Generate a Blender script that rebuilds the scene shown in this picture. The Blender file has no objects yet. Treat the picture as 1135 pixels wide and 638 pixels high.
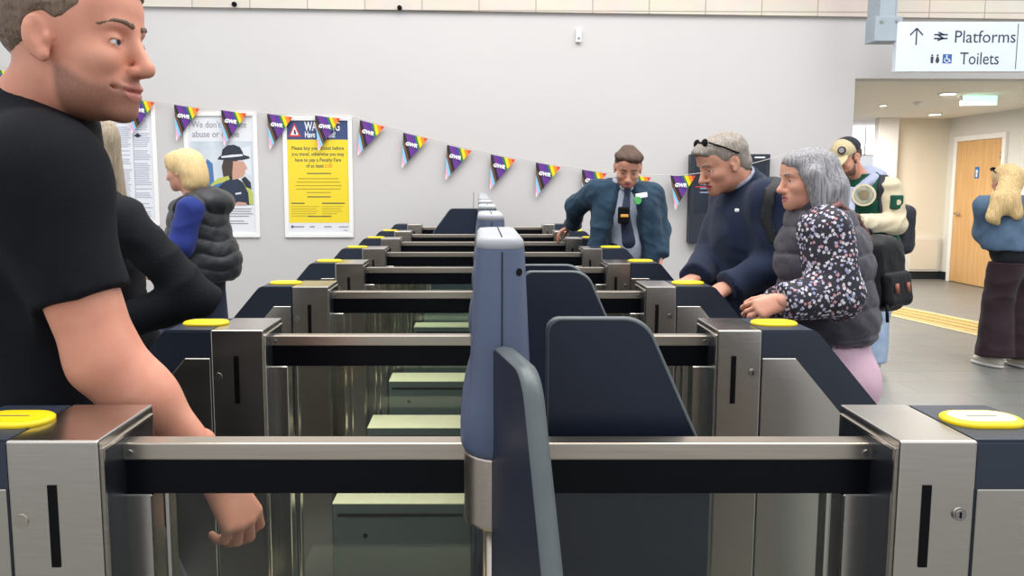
import bpy, bmesh, math, random
import numpy as np
from mathutils import Vector, Matrix
random.seed(7); np.random.seed(7)
SC = bpy.context.scene
COL = SC.collection
PI = math.pi

# ------------------------------------------------------------------ camera
CH, PITCH, F, PX, PY = 1.40, math.radians(6.0), 850.0, 531.0, 295.0
cd = bpy.data.cameras.new('camera'); cam = bpy.data.objects.new('camera', cd); COL.objects.link(cam)
cd.sensor_width = 36; cd.lens = F/1135*36
cd.shift_x = (567.5-PX)/1135; cd.shift_y = -(319-PY)/1135
cam.location = (0, 0, CH); cam.rotation_euler = (PI/2-PITCH, 0, 0)
cd.clip_start = .02
SC.camera = cam

def at(px, py, Y):
    "the point of the place seen at pixel (px,py) at depth Y"
    xc, yc = (px-PX)/F, -(py-PY)/F
    s, c = math.sin(PITCH), math.cos(PITCH)
    d = Vector((xc, c+yc*s, -s+yc*c))
    return Vector((0, 0, CH)) + d*(Y/d.y)

# ------------------------------------------------------------------ tags
def tag(o, label=None, cat=None, group=None, kind=None):
    if label: o['label'] = label
    if cat: o['category'] = cat
    if group: o['group'] = group
    if kind: o['kind'] = kind
    return o
def empty(name, loc=(0,0,0), rz=0, **kw):
    o = bpy.data.objects.new(name, None); COL.objects.link(o)
    o.location = loc; o.rotation_euler = (0, 0, rz); o.empty_display_size = .1
    return tag(o, **kw)
def link(name, me, mats=None, parent=None, **kw):
    o = bpy.data.objects.new(name, me); COL.objects.link(o)
    if mats is not None:
        for m in (mats if isinstance(mats, (list, tuple)) else [mats]): me.materials.append(m)
    if parent is not None: o.parent = parent
    return tag(o, **kw)

# ------------------------------------------------------------------ mesh building
class MB:
    def __init__(s): s.bm = bmesh.new()
    def box(s, x0, x1, y0, y1, z0, z1, bev=0, seg=2, mi=0, M=None):
        b = bmesh.new()
        bmesh.ops.create_cube(b, size=1)
        for v in b.verts:
            v.co = Vector(((x0+x1)/2+v.co.x*(x1-x0), (y0+y1)/2+v.co.y*(y1-y0), (z0+z1)/2+v.co.z*(z1-z0)))
        if bev: bmesh.ops.bevel(b, geom=b.edges[:], offset=bev, segments=seg, affect='EDGES', profile=.5)
        return s.take(b, mi, M)
    def take(s, b, mi=0, M=None, smooth=False):
        if M is not None: bmesh.ops.transform(b, matrix=M, verts=b.verts)
        for f in b.faces:
            f.material_index = mi
            if smooth: f.smooth = True
        me = bpy.data.meshes.new('tmp'); b.to_mesh(me); b.free()
        s.bm.from_mesh(me); bpy.data.meshes.remove(me); return s
    def tube(s, p0, p1, r0, r1=None, n=20, mi=0, caps=True):
        p0, p1 = Vector(p0), Vector(p1); r1 = r0 if r1 is None else r1
        b = bmesh.new(); L = (p1-p0).length
        bmesh.ops.create_cone(b, cap_ends=caps, segments=n, radius1=r0, radius2=r1, depth=L)
        for f in b.faces: f.smooth = len(f.verts) == 4
        M = Matrix.Translation((p0+p1)/2) @ (p1-p0).to_track_quat('Z', 'Y').to_matrix().to_4x4()
        bmesh.ops.transform(b, matrix=M, verts=b.verts)
        for f in b.faces: f.material_index = mi
        me = bpy.data.meshes.new('tmp'); b.to_mesh(me); b.free()
        s.bm.from_mesh(me); bpy.data.meshes.remove(me); return s
    def prism(s, pts, a0, a1, axis='y', bev=0, seg=2, mi=0, M=None):
        "polygon (two coordinates) pushed along an axis from a0 to a1"
        b = bmesh.new()
        def V(p, t):
            return {'y': (p[0], t, p[1]), 'x': (t, p[0], p[1]), 'z': (p[0], p[1], t)}[axis]
        lo = [b.verts.new(V(p, a0)) for p in pts]; hi = [b.verts.new(V(p, a1)) for p in pts]
        b.faces.new(lo); b.faces.new(hi[::-1])
        n = len(pts)
        for i in range(n):
            b.faces.new((lo[i], hi[i], hi[(i+1) % n], lo[(i+1) % n]))
        bmesh.ops.recalc_face_normals(b, faces=b.faces)
        if bev: bmesh.ops.bevel(b, geom=b.edges[:], offset=bev, segments=seg, affect='EDGES', profile=.5, clamp_overlap=True)
        return s.take(b, mi, M)
    def loft(s, rings, mi=0, close=True, M=None):
        "rings: list of equal-length point loops"
        b = bmesh.new(); R = [[b.verts.new(p) for p in r] for r in rings]; n = len(rings[0])
        for i in range(len(R)-1):
            for j in range(n):
                f = b.faces.new((R[i][j], R[i][(j+1) % n], R[i+1][(j+1) % n], R[i+1][j])); f.smooth = True
        if close: b.faces.new(R[0][::-1]); b.faces.new(R[-1])
        bmesh.ops.recalc_face_normals(b, faces=b.faces)
        return s.take(b, mi, M)
    def ball(s, c, r, mi=0, seg=20, rings=12):
        b = bmesh.new(); bmesh.ops.create_uvsphere(b, u_segments=seg, v_segments=rings, radius=1)
        rr = r if isinstance(r, (tuple, list)) else (r, r, r)
        for v in b.verts: v.co = Vector((c[0]+v.co.x*rr[0], c[1]+v.co.y*rr[1], c[2]+v.co.z*rr[2]))
        return s.take(b, mi, smooth=True)
    def quad(s, pts, mi=0):
        vs = [s.bm.verts.new(p) for p in pts]; f = s.bm.faces.new(vs); f.material_index = mi; return s
    def build(s, name, mats, parent=None, **kw):
        me = bpy.data.meshes.new(name); s.bm.to_mesh(me); s.bm.free()
        return link(name, me, mats, parent, **kw)

def round_poly(pts, rad, n=6):
    "polygon with rounded corners; rad one number or one per corner"
    out = []; N = len(pts); rad = rad if isinstance(rad, (list, tuple)) else [rad]*N
    for i in range(N):
        p, a, b = Vector(pts[i]), Vector(pts[i-1]), Vector(pts[(i+1) % N]); r = rad[i]
        if r <= 0: out.append(tuple(p)); continue
        u, v = (a-p).normalized(), (b-p).normalized(); ang = u.angle(v); t = r/math.tan(ang/2)
        c = p+(u+v).normalized()*(r/math.sin(ang/2)); s0, s1 = p+u*t-c, p+v*t-c
        for k in range(n+1):
            q = s0.lerp(s1, k/n).normalized()*r; out.append(tuple(c+q))
    return out
def stadium(hx, hy, n=10):
    r = min(hx, hy); pts = []
    if hy >= hx:
        for k in range(n+1): a = PI*k/n; pts.append((r*math.cos(a), hy-r+r*math.sin(a)))
        for k in range(n+1): a = PI+PI*k/n; pts.append((r*math.cos(a), -(hy-r)+r*math.sin(a)))
    else:
        for k in range(n+1): a = -PI/2+PI*k/n; pts.append((hx-r+r*math.cos(a), r*math.sin(a)))
        for k in range(n+1): a = PI/2+PI*k/n; pts.append((-(hx-r)+r*math.cos(a), r*math.sin(a)))
    return pts

# ------------------------------------------------------------------ materials
def lin(c):
    if isinstance(c, str):
        c = [int(c[i:i+2], 16)/255 for i in (0, 2, 4)]
    return tuple(x/12.92 if x <= .04045 else ((x+.055)/1.055)**2.4 for x in c)
def mat(name, c, rough=.5, metal=0, noise=0, nscale=8, bump=0, bscale=60, stretch=None, spec=.5, trans=0, emit=0, ior=1.45, sheen=0, sss=0, c2=None, coat=0):
    m = bpy.data.materials.new(name); m.use_nodes = True; nt = m.node_tree; N, L = nt.nodes, nt.links
    b = N['Principled BSDF']; c = lin(c)
    b.inputs['Base Color'].default_value = (*c, 1); b.inputs['Roughness'].default_value = rough
    b.inputs['Metallic'].default_value = metal; b.inputs['Specular IOR Level'].default_value = spec
    b.inputs['Transmission Weight'].default_value = trans; b.inputs['IOR'].default_value = ior
    if coat: b.inputs['Coat Weight'].default_value = coat; b.inputs['Coat Roughness'].default_value = .1
    if sheen: b.inputs['Sheen Weight'].default_value = sheen
    if sss: b.inputs['Subsurface Weight'].default_value = sss; b.inputs['Subsurface Radius'].default_value = (.012, .005, .003)
    if emit: b.inputs['Emission Color'].default_value = (*c, 1); b.inputs['Emission Strength'].default_value = emit
    if noise or bump or c2:
        tc = N.new('ShaderNodeTexCoord'); mp = N.new('ShaderNodeMapping'); L.new(tc.outputs['Object'], mp.inputs[0])
        if stretch: mp.inputs['Scale'].default_value = stretch
    if noise or c2:
        t = N.new('ShaderNodeTexNoise'); t.inputs['Scale'].default_value = nscale; t.inputs['Detail'].default_value = 4
        L.new(mp.outputs[0], t.inputs['Vector'])
        r = N.new('ShaderNodeValToRGB'); r.color_ramp.elements[0].position = .3; r.color_ramp.elements[1].position = .7
        d = lin(c2) if c2 else tuple(min(1, x*(1+noise)) for x in c); e = c if c2 else tuple(x*(1-noise) for x in c)
        r.color_ramp.elements[0].color = (*e, 1); r.color_ramp.elements[1].color = (*d, 1)
        L.new(t.outputs['Fac'], r.inputs[0]); L.new(r.outputs[0], b.inputs['Base Color'])
    if bump:
        t2 = N.new('ShaderNodeTexNoise'); t2.inputs['Scale'].default_value = bscale; t2.inputs['Detail'].default_value = 3
        L.new(mp.outputs[0], t2.inputs['Vector'])
        bp = N.new('ShaderNodeBump'); bp.inputs['Strength'].default_value = bump; bp.inputs['Distance'].default_value = .01
        L.new(t2.outputs['Fac'], bp.inputs['Height']); L.new(bp.outputs[0], b.inputs['Normal'])
    return m

def steel(name, c, rough, stretch, amp=.045):
    m = mat(name, c, rough, 1, noise=amp, nscale=6, stretch=stretch)
    nt = m.node_tree; b = nt.nodes['Principled BSDF']
    t = [n for n in nt.nodes if n.type == 'TEX_NOISE'][0]
    r = nt.nodes.new('ShaderNodeMapRange'); r.inputs['To Min'].default_value = rough*.8; r.inputs['To Max'].default_value = rough*1.25
    nt.links.new(t.outputs['Fac'], r.inputs[0]); nt.links.new(r.outputs[0], b.inputs['Roughness'])
    return m
M = {}
M['steel'] = steel('brushed_steel', 'cac4bc', .23, (2, 2, 90))
M['steelh'] = steel('brushed_steel_rail', 'bdb3a7', .3, (1, 40, 40))
M['navy'] = mat('navy_grey_paint', '2a3240', .42, noise=.06, nscale=5, bump=.04, bscale=400)
M['navydark'] = mat('dark_navy_paint', '272c38', .45, noise=.06, nscale=5, bump=.04, bscale=400)
M['bladeblue'] = mat('blue_grey_leaf', '1e2535', .4, spec=.35, noise=.08, nscale=6)
M['bladeedge'] = mat('rubber_grey_edge', '565d60', .4, noise=.1, nscale=30)
M['blue'] = mat('slate_blue_plastic', '525d76', .42, noise=.05, nscale=5, bump=.05, bscale=300)
M['bluecap'] = mat('grey_cap_plastic', 'a9abb0', .45, noise=.05)
M['black'] = mat('black_band', '0b0c11', .3, noise=.1, spec=.15)
M['slot'] = mat('slot_black', '08080a', .6, noise=.1, spec=.15)
M['yellow'] = mat('reader_yellow', 'f4d314', .4, noise=.04)
M['cream'] = mat('reader_painted_reflection', 'fbf0b8', .25, noise=.03)  # white reflection painted into the touch pad's colour
M['white'] = mat('painted_white', 'eeecea', .5, noise=.02)
def glass_mat(name, tint):
    m = bpy.data.materials.new(name); m.use_nodes = True; nt = m.node_tree; N, L = nt.nodes, nt.links; N.remove(N['Principled BSDF'])
    t = N.new('ShaderNodeBsdfTransparent'); t.inputs[0].default_value = (*tint, 1); g = N.new('ShaderNodeBsdfGlossy'); g.inputs['Roughness'].default_value = .015
    f = N.new('ShaderNodeFresnel'); f.inputs[0].default_value = 1.4; x = N.new('ShaderNodeMixShader'); L.new(f.outputs[0], x.inputs[0]); L.new(t.outputs[0], x.inputs[1]); L.new(g.outputs[0], x.inputs[2])
    L.new(x.outputs[0], N['Material Output'].inputs[0]); return m
M['glass'] = glass_mat('tinted_glass', (.94, .965, .945))
M['recess'] = mat('recess_steel', '4a4f57', .32, metal=.85, noise=.06)
M['dirt'] = mat('dark_seam', '17181b', .7, noise=.1)
M['chrome'] = mat('bolt_chrome', 'a9a6a1', .25, 1, noise=.03)
# ------------------------------------------------------------------ ticket gates
GX, D1, DP = .027, 1.081, .786
ZT, ZR = 1.061, 1.035
GATE_Y = [D1+DP*i for i in range(7)]+[6.84]

def blade(parent, hx, hy, ang, L=.255, flip=1):
    "a leaf hinged at (hx,hy); the profile runs away from the hinge along +x and is turned by ang about the hinge"
    k = L/.255
    prof = round_poly([(0, .16), (0, 1.20), (.148*k, 1.20), (.236*k, 1.004), (L, .93), (L, .16)], [.01, .02, .05, .12, .05, .01], 6)
    T = Matrix.Translation((hx, hy, 0)) @ Matrix.Rotation(ang, 4, 'Z')
    b = MB(); b.prism(prof, -.0105, .0105, 'y', M=T)
    o = b.build('leaf', M['bladeblue'], parent)
    r = MB(); n = len(prof)                      # the rubber edge runs round the leaf as a strip of its own
    inn = []
    c = Vector((.1, .7))
    for p in prof:
        inn.append((p[0]-.0022 if p[0] > .02 else p[0]+.0022, p[1]-.0022 if p[1] > .5 else p[1]+.0022))
    bb = bmesh.new()
    rings = []
    for (P, y) in ((inn, -.011), (prof, -.011), ([(p[0]+(.002 if p[0] > .02 else -.002), p[1]+(.002 if p[1] > .5 else -.002)) for p in prof], 0), (prof, .011), (inn, .011)):
        rings.append([(p[0], y, p[1]) for p in P])
    r.loft(rings, close=False, M=T)
    r.build('leaf_edging', M['bladeedge'], o, label='grey rubber edging around the leaf')
    return o

def end_cabinet(root, sx):
    w = .640 if sx > 0 else .660
    P = lambda a, b: (min(sx*a, sx*b), max(sx*a, sx*b))
    # steel post, folded sheet with an inner recessed face
    b = MB(); x0, x1 = P(.536, w)
    b.box(x0, x1, -.087, .087, 0, ZT, .003, 2)
    xi0, xi1 = P(.533, .537)
    b.box(xi0, xi1, -.080, -.074, .05, ZT-.012, .001, 1); b.box(xi0, xi1, .074, .080, .05, ZT-.012, .001, 1)
    b.box(xi0, xi1, -.0735, .0735, ZT-.018, ZT-.012, .001, 1)
    post = b.build('steel_post', M['steel'], root)
    xa, xb = P(.534, .5365)
    MB().box(xa, xb, -.0735, .0735, .05, ZT-.0185).build('recess_face', M['recess'], post)
    xs = .575 if sx > 0 else .601
    xa, xb = P(xs-.006, xs+.006)
    MB().box(xa, xb, -.0885, -.086, .885, 1.0).build('ticket_slot', M['slot'], post)
    l = MB(); xk = sx*(.62 if sx > 0 else .645)
    if sx > 0:
        l.tube((xk, -.090, .96), (xk, -.080, .96), .0092, n=24); l.tube((xk, -.0915, .96), (xk, -.089, .96), .0065, n=20)
        l.box(xk-.001, xk+.001, -.0925, -.090, .956, .964, mi=1)
        l.build('lock', [M['chrome'], M['slot']], post)
    else:
        l.tube((xk, -.0885, .95), (xk, -.080, .95), .0095, n=24)
        l.build('cover_disc', M['steelh'], post)
    # dark shroud with the sloping end
    out = round_poly([(w+.001, .0), (w+.001, ZT), (.77, ZT), (1.0, .79), (1.0, 0)], [0, 0, .03, .05, 0], 6)
    b = MB(); b.prism([(sx*p[0], p[1]) for p in out], -.085, .085, 'y')
    o = b.build('shroud', M['navy'], root)
    bm = bmesh.new(); bm.from_mesh(o.data); bmesh.ops.bevel(bm, geom=[e for e in bm.edges if abs(e.verts[0].co.y-e.verts[1].co.y) < 1e-4 and e.verts[0].co.z > .3], offset=.004, segments=2, affect='EDGES'); bm.to_mesh(o.data); bm.free()
    b = MB()
    for (y0, y1) in ((-.088, -.084), (.084, .088)):
        b.prism([(sx*p[0], p[1]) for p in [(w+.003, .03), (w+.003, .994), (.722, .994), (.93, .748), (.93, .03)]], y0, y1, 'y', bev=.001, seg=1)
    b.build('side_panel', M['steel'], root)
    return post

def reader(root, sx):
    c = sx*.70
    b = MB(); S = [(c+p[0], p[1]) for p in stadium(.056, .036)]
    I = [(c+p[0], p[1]) for p in stadium(.052, .032)]; J = [(c+p[0], p[1]) for p in stadium(.046, .026)]
    b.loft([[(p[0], p[1], ZT-.002) for p in S], [(p[0], p[1], ZT+.0045) for p in S], [(p[0], p[1], ZT+.0072) for p in I], [(p[0], p[1], ZT+.0075) for p in J]])
    o = b.build('card_reader', M['yellow'], root)
    b = MB(); b.prism(J, ZT+.0070, ZT+.0082, 'z'); b.box(c-.022, c+.022, -.0015, .0015, ZT+.0082, ZT+.0086, mi=1)
    b.build('touch_pad', [M['cream'] if CUR[0] == 0 and sx > 0 else M['yellow'], M['bladeedge']], o)  # nearest right pad gets the painted white reflection, the others plain yellow

CUR = [0]
def make_gate(i):
    Y = GATE_Y[i]; CUR[0] = i
    ORD = ['nearest', 'second', 'third', 'fourth', 'fifth', 'sixth', 'seventh', 'last']
    LAB = ['nearest steel and navy ticket gate, edge-on leaf pointing at viewer and glass panels in front',
           'second ticket gate back, just behind the bare forearm, with a navy leaf folded open',
           'third ticket gate from the front, just in front of the navy quarter-zip man',
           'fourth ticket gate from the front, just behind the navy quarter-zip man',
           'fifth ticket gate from the front, just in front of the staff man in teal jacket',
           'sixth ticket gate from the front, the one the staff man leans his hand on',
           'second farthest ticket gate, the row just before the wide dark folded leaf',
           'farthest ticket gate by the white wall, wide dark leaf folded to its left']
    g = empty('ticket_gate', (GX, Y, 0), label=LAB[i], cat='ticket gate', group='row of ticket gates')
    for sx in (-1, 1):
        end_cabinet(g, sx)
        if i < 7: reader(g, sx)
        P = lambda a, b: (min(sx*a, sx*b), max(sx*a, sx*b))
        x0, x1 = P(.03, .549)
        rl = MB().box(x0, x1, -.020, .012, ZR-.025, ZR, .002, 2).build('top_rail', M['steelh'], g)
        t = MB(); t.tube((sx*.526, -.0225, ZR-.014), (sx*.526, -.018, ZR-.014), .005, n=16); t.build('bolt', M['chrome'], rl)
        x0, x1 = P(.03, .540)
        MB().box(x0, x1, -.016, .016, ZR-.076, ZR-.025, .001, 1).build('black_band', M['black'], g)
        x0, x1 = P(.497, .537)
        j = MB(); j.box(x0, x1, -.02, .02, .08, ZR-.076, .002, 1)
        x0, x1 = P(.475, .482); j.box(x0, x1, -.012, .012, .08, ZR-.076, .001, 1)
        j.build('jamb', M['steel'], g)
        x0, x1 = P(.04, .505)
        MB().box(x0, x1, -.005, .005, .10, ZR-.074).build('glass_panel', M['glass'], g)
        x0, x1 = P(.03, .54)
        MB().box(x0, x1, -.03, .03, 0, .10, .003, 1).build('bottom_rail', M['steel'], g)
    # middle post: slate blue hood in two halves, steel collar, tubes
    prof = [(1.05, .046, .132), (1.062, .0515, .137), (1.09, .052, .139), (1.115, .0475, .138), (1.14, .040, .1375), (1.18, .0385, .137), (1.26, .0345, .135), (1.318, .0315, .132), (1.330, .0295, .130), (1.334, .026, .127)]
    b = MB(); b.loft([[(p[0], p[1], z) for p in stadium(hx, hy, 14)] for (z, hx, hy) in prof])
    hood = b.build('post_hood', M['blue'], g)
    b = MB(); b.loft([[(p[0], p[1], z) for p in stadium(hx, hy, 14)] for (z, hx, hy) in [(1.3215, .0312, .1318), (1.331, .0296, .1302), (1.3352, .0262, .1272), (1.3358, .020, .12)]])
    b.build('post_cap', M['bluecap'], hood)
    b = MB(); b.box(.0008, .0024, -.138, -.128, 1.05, 1.1, mi=0)
    ring = [(1.09, .139), (1.14, .1375), (1.18, .137), (1.26, .135), (1.318, .132)]
    for k in range(len(ring)-1):
        (z0, y0), (z1, y1) = ring[k], ring[k+1]
        b.prism([(-y0-.0008, z0), (-y0+.01, z0), (-y1+.01, z1), (-y1-.0008, z1)], .0008, .0026, 'x')
    b.box(.0008, .0026, -.12, .12, 1.3355, 1.3364)
    b.build('hood_seam', M['dirt'], hood)
    for z, x, y in ((1.292, .0233, -.1237), (1.178, .0273, -.1263)):
        b = MB(); b.tube((x-.010, y+.010, z), (x+.0006, y-.0006, z), .0050, n=14)
        b.build('screw_hole', M['slot'], hood)
    b = MB(); b.loft([[(p[0], p[1], z) for p in stadium(.047, .132, 14)] for z in (.955, .96, 1.047, 1.052)])
    b.build('steel_collar', M['steelh'], g)
    b = MB(); b.tube((-.008, -.10, 0), (-.008, -.10, .957), .011); b.tube((.010, -.10, 0), (.010, -.10, .957), .009); b.tube((0, .10, 0), (0, .10, .957), .014)
    b.box(-.012, .012, -.09, .09, 0, .957)
    b.build('support_tube', M['steelh'], g)
    b = MB(); b.box(-.505, -.05, -.245, -.06, 0, .365, .004, 2)
    pl = b.build('motor_housing', M['housing'], g)
    MB().box(-.506, -.05, -.246, -.06, .3652, .370, .001, 1).build('housing_lid', M['cream_metal'], pl)
    b = MB(); b.box(-.49, -.08, -.2465, -.244, .325, .335); b.tube((-.40, -.247, .26), (-.40, -.243, .26), .008, n=16)
    b.build('housing_slot', M['slot'], pl)
    # leaves
    if i == 0:
        blade(g, .000, -.128, -PI/2+math.radians(11.5)); blade(g, .077, .075, 0)
    elif i == 1:
        blade(g, .077, -.075, 0); blade(g, .077, .075, 0)
    elif i == 2:
        blade(g, .0, -.128, -PI/2-math.radians(9)); blade(g, .004, .128, PI/2)
    elif i == 7:
        blade(g, -.035, -.06, PI, L=.42)
        MB().tube((-.075, -.06, 1.19), (-.075, -.06, 1.345), .0022, n=8).build('antenna', M['dirt'], g)
    else:
        blade(g, .0, -.128, -PI/2); blade(g, .004, .128, PI/2)
        if i == 6: pass
    return g
M['housing'] = mat('housing_grey_green', '6f7874', .45, noise=.04)
M['cream_metal'] = mat('housing_cream', 'faf2c8', .45, noise=.04)
for i in range(8): make_gate(i)
# ------------------------------------------------------------------ setting
WALLY = 7.25
def brick_mat(name, c1, c2, cm, scale, bw, rh, mortar, rough=.5, offset=.5, rot=None):
    m = bpy.data.materials.new(name); m.use_nodes = True; nt = m.node_tree; N, L = nt.nodes, nt.links; b = N['Principled BSDF']
    tc = N.new('ShaderNodeTexCoord'); mp = N.new('ShaderNodeMapping'); L.new(tc.outputs['Object'], mp.inputs[0])
    if rot: mp.inputs['Rotation'].default_value = rot
    t = N.new('ShaderNodeTexBrick'); L.new(mp.outputs[0], t.inputs['Vector'])
    t.inputs['Color1'].default_value = (*lin(c1), 1); t.inputs['Color2'].default_value = (*lin(c2), 1); t.inputs['Mortar'].default_value = (*lin(cm), 1)
    t.inputs['Scale'].default_value = scale; t.inputs['Brick Width'].default_value = bw; t.inputs['Row Height'].default_value = rh
    t.inputs['Mortar Size'].default_value = mortar; t.inputs['Mortar Smooth'].default_value = .1; t.offset = offset
    n = N.new('ShaderNodeTexNoise'); n.inputs['Scale'].default_value = 3; n.inputs['Detail'].default_value = 6
    mx = N.new('ShaderNodeMix'); mx.data_type = 'RGBA'; mx.blend_type = 'MULTIPLY'; mx.inputs[0].default_value = .25
    L.new(tc.outputs['Object'], n.inputs['Vector']); L.new(t.outputs['Color'], mx.inputs[6]); L.new(n.outputs['Color'], mx.inputs[7])
    L.new(mx.outputs[2], b.inputs['Base Color']); b.inputs['Roughness'].default_value = rough
    bp = N.new('ShaderNodeBump'); bp.inputs['Strength'].default_value = .3; bp.inputs['Distance'].default_value = .004; bp.invert = True
    L.new(t.outputs['Fac'], bp.inputs['Height']); L.new(bp.outputs[0], b.inputs['Normal'])
    return m
M['floor'] = brick_mat('floor_tiles', '757572', '7b7b77', '60605d', 1, .6, .3, .004, .38)
M['wall'] = mat('wall_paint', 'c7c4c2', .6, noise=.012, nscale=1.2, bump=.02, bscale=200)
M['beige'] = mat('corridor_beige', 'e2dac8', .6, noise=.015, nscale=1.5)
M['corr'] = mat('corridor_white', 'dcdad4', .6, noise=.015, nscale=1.5)
M['ceil'] = mat('corridor_ceiling', 'ece8e0', .7, noise=.015, nscale=1.5)
M['clad'] = brick_mat('cladding', 'd9cfc0', 'ddd4c6', 'a99e91', 1, .52, .115, .005, .6, offset=0, rot=(PI/2, 0, 0))
M['skirt'] = mat('dark_skirting', '1f2629', .5, noise=.1)
M['wood'] = mat('door_wood', 'c99a63', .45, c2='d8ae78', nscale=3, stretch=(9, 9, .7))
M['tactile'] = mat('tactile_ochre', 'b59a5b', .6, c2='a58c52', nscale=25)
M['tacted'] = mat('tactile_border', 'c3b388', .6, noise=.05)

def wy(x): return WALLY+.02*x
def S(o): o['kind'] = 'structure'; return o
S(MB().box(-7, 12, -4, 14, -.1, 0).build('floor', M['floor']))
XO = at(945, 150, wy(3.5)).x            # the wall stops here at the opening
ZS = at(1000, 87, wy(4)).z              # underside of the header
b = MB()
b.prism([(-7, wy(-7)), (XO, wy(XO)), (XO, wy(XO)+.14), (-7, wy(-7)+.14)], 0, 4.2, 'z')
S(b.build('wall_back', M['wall']))
b = MB(); b.prism([(XO, wy(XO)), (11, wy(11)), (11, wy(11)+.14), (XO, wy(XO)+.14)], ZS, 4.2, 'z')
S(b.build('wall_header', M['wall']))
b = MB()
zl, zr = at(200, 6, 7.1).z, at(965, 19, 7.3).z; xl, xr = at(200, 6, 7.1).x, at(965, 19, 7.3).x
zz = lambda x: zl+(zr-zl)*(x-xl)/(xr-xl)
P = [(-7, zz(-7)), (11, zz(11)), (11, 4.3), (-7, 4.3)]
bm = bmesh.new(); f = [bm.verts.new((p[0], wy(p[0])-.04, p[1])) for p in P]; k = [bm.verts.new((p[0], wy(p[0])-.001, p[1])) for p in P]
bm.faces.new(f); bm.faces.new(k[::-1])
for i in range(4): bm.faces.new((f[i], k[i], k[(i+1) % 4], f[(i+1) % 4]))
bmesh.ops.recalc_face_normals(bm, faces=bm.faces)
b.take(bm); S(b.build('trim_1', M['clad']))
# small cable fitting and fixings on the wall
def wallthing(px, py): return at(px, py, wy(at(px, py, WALLY).x))
p = wallthing(641, 39)
d = empty('door_sensor', (p.x, p.y, p.z), label='tiny white sensor box high on the blank white wall', cat='sensor')
MB().box(-.025, .025, -.04, 0, -.07, .055, .008, 3).build('sensor_case', M['white'], d)
MB().ball((0, -.042, -.03), .014).build('lens', M['bluecap'], d)
for (px, py, nm) in ((260, 5, 'left'), (443, 9, 'right')):
    p = at(px, py, wy(at(px, py, WALLY).x)-.04)
    MBs = MB(); MBs.tube((0, .0, 0), (0, -.02, 0), .022, n=14); MBs.tube((0, -.02, 0), (0, -.03, 0), .012, n=12)
    o = MBs.build('fixing_cap', M['slot'], label='small black fixing cap on cream cladding, the one further %s' % nm, cat='fixing'); o.location = p

# corridor beyond the opening
CZ = 2.385
XC = 6.0 if False else at(1046, 250, 11.5).x
YB = 11.5
S(MB().box(XO-2.5, XC+.1, wy(XO)+.14, 13.5, CZ, CZ+.1).build('ceiling_corridor', M['ceil']))
xb0 = at(990, 200, YB).x
S(MB().box(xb0, XC+.1, YB, YB+.12, 0, CZ).build('wall_corridor_end', M['beige']))
b = MB(); b.box(XC, XC+.12, wy(XC)+.14, YB, 0, CZ)
S(b.build('wall_corridor_right', M['corr']))
xp0 = at(971, 200, 11.38).x
S(MB().box(xp0, xb0-.02, 11.38, 11.5, 0, CZ, .003, 1).build('trim_2', M['white']))
# bright window at the corridor's far left, and walls round it
S(MB().box(XO-2.5, xp0, 13.0, 13.1, 0, CZ).build('wall_corridor_far', M['corr']))
q0, q1 = at(935, 136, 12.98), at(972, 172, 12.98)
w = MB(); w.box(q0.x, q1.x, 12.95, 12.99, q1.z, q0.z)
M['sky'] = mat('daylight_pane', 'f4f6ff', .3, emit=2.6, noise=.01)
S(w.build('window_1', M['sky']))
w = MB()
for t in (0, .6, 1): w.box(q0.x+(q1.x-q0.x)*t-.012, q0.x+(q1.x-q0.x)*t+.012, 12.92, 12.97, q1.z, q0.z)
for t in (0, 1): w.box(q0.x, q1.x, 12.92, 12.97, q1.z+(q0.z-q1.z)*t-.012, q1.z+(q0.z-q1.z)*t+.012)
S(w.build('window_frame', M['white']))
S(MB().box(xb0+.03, XC, YB-.02, YB, 0, .12, .004, 1).build('baseboard_end', M['skirt']))
dy0, dy1 = 9.05, 10.95   # placed below from pixels
def yat(px): return XC*F/(px-PX)
dy0, dy1 = yat(1107), yat(1058)
S(MB().box(XC-.02, XC, dy1+.1, YB, 0, .12, .004, 1).build('baseboard_right', M['skirt']))
S(MB().box(XC-.02, XC, wy(XC)+.14, dy0-.1, 0, .12, .004, 1).build('baseboard_right_front', M['skirt']))
DZ = 2.03
dr = MB().box(XC-.03, XC+.02, dy0, dy1, .01, DZ, .003, 1).build('door_1', M['wood']); S(dr)
b = MB(); b.tube((XC-.03, dy1-.09, 1.0), (XC-.075, dy1-.09, 1.0), .011); b.tube((XC-.075, dy1-.09, 1.0), (XC-.075, dy1-.21, 1.0), .010)
b.build('door_handle', M['chrome'], dr)
M['signblue'] = mat('sign_blue', '2f6cab', .4, noise=.02)
b = MB(); ym = (dy0+dy1)/2; b.box(XC-.034, XC-.029, ym-.045, ym+.045, 1.5, 1.66); b.tube((XC-.036, ym, 1.60), (XC-.033, ym, 1.60), .022, mi=1); b.box(XC-.036, XC-.033, ym-.014, ym+.014, 1.52, 1.58, mi=1)
b.build('door_plate', [M['signblue'], M['white']], dr)
b = MB()
for z in (.25, 1.0, 1.8): b.tube((XC-.036, dy0+.005, z-.05), (XC-.036, dy0+.005, z+.05), .009, n=10)
b.build('door_hinges', M['chrome'], dr)
b = MB()
for y0, y1 in ((dy0-.075, dy0-.004), (dy1+.004, dy1+.075)): b.box(XC-.04, XC+.01, y0, y1, 0, DZ+.0035, .003, 1)
b.box(XC-.04, XC+.01, dy0-.075, dy1+.075, DZ+.004, DZ+.075, .003, 1)
S(b.build('trim_3', M['white']))
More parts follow.
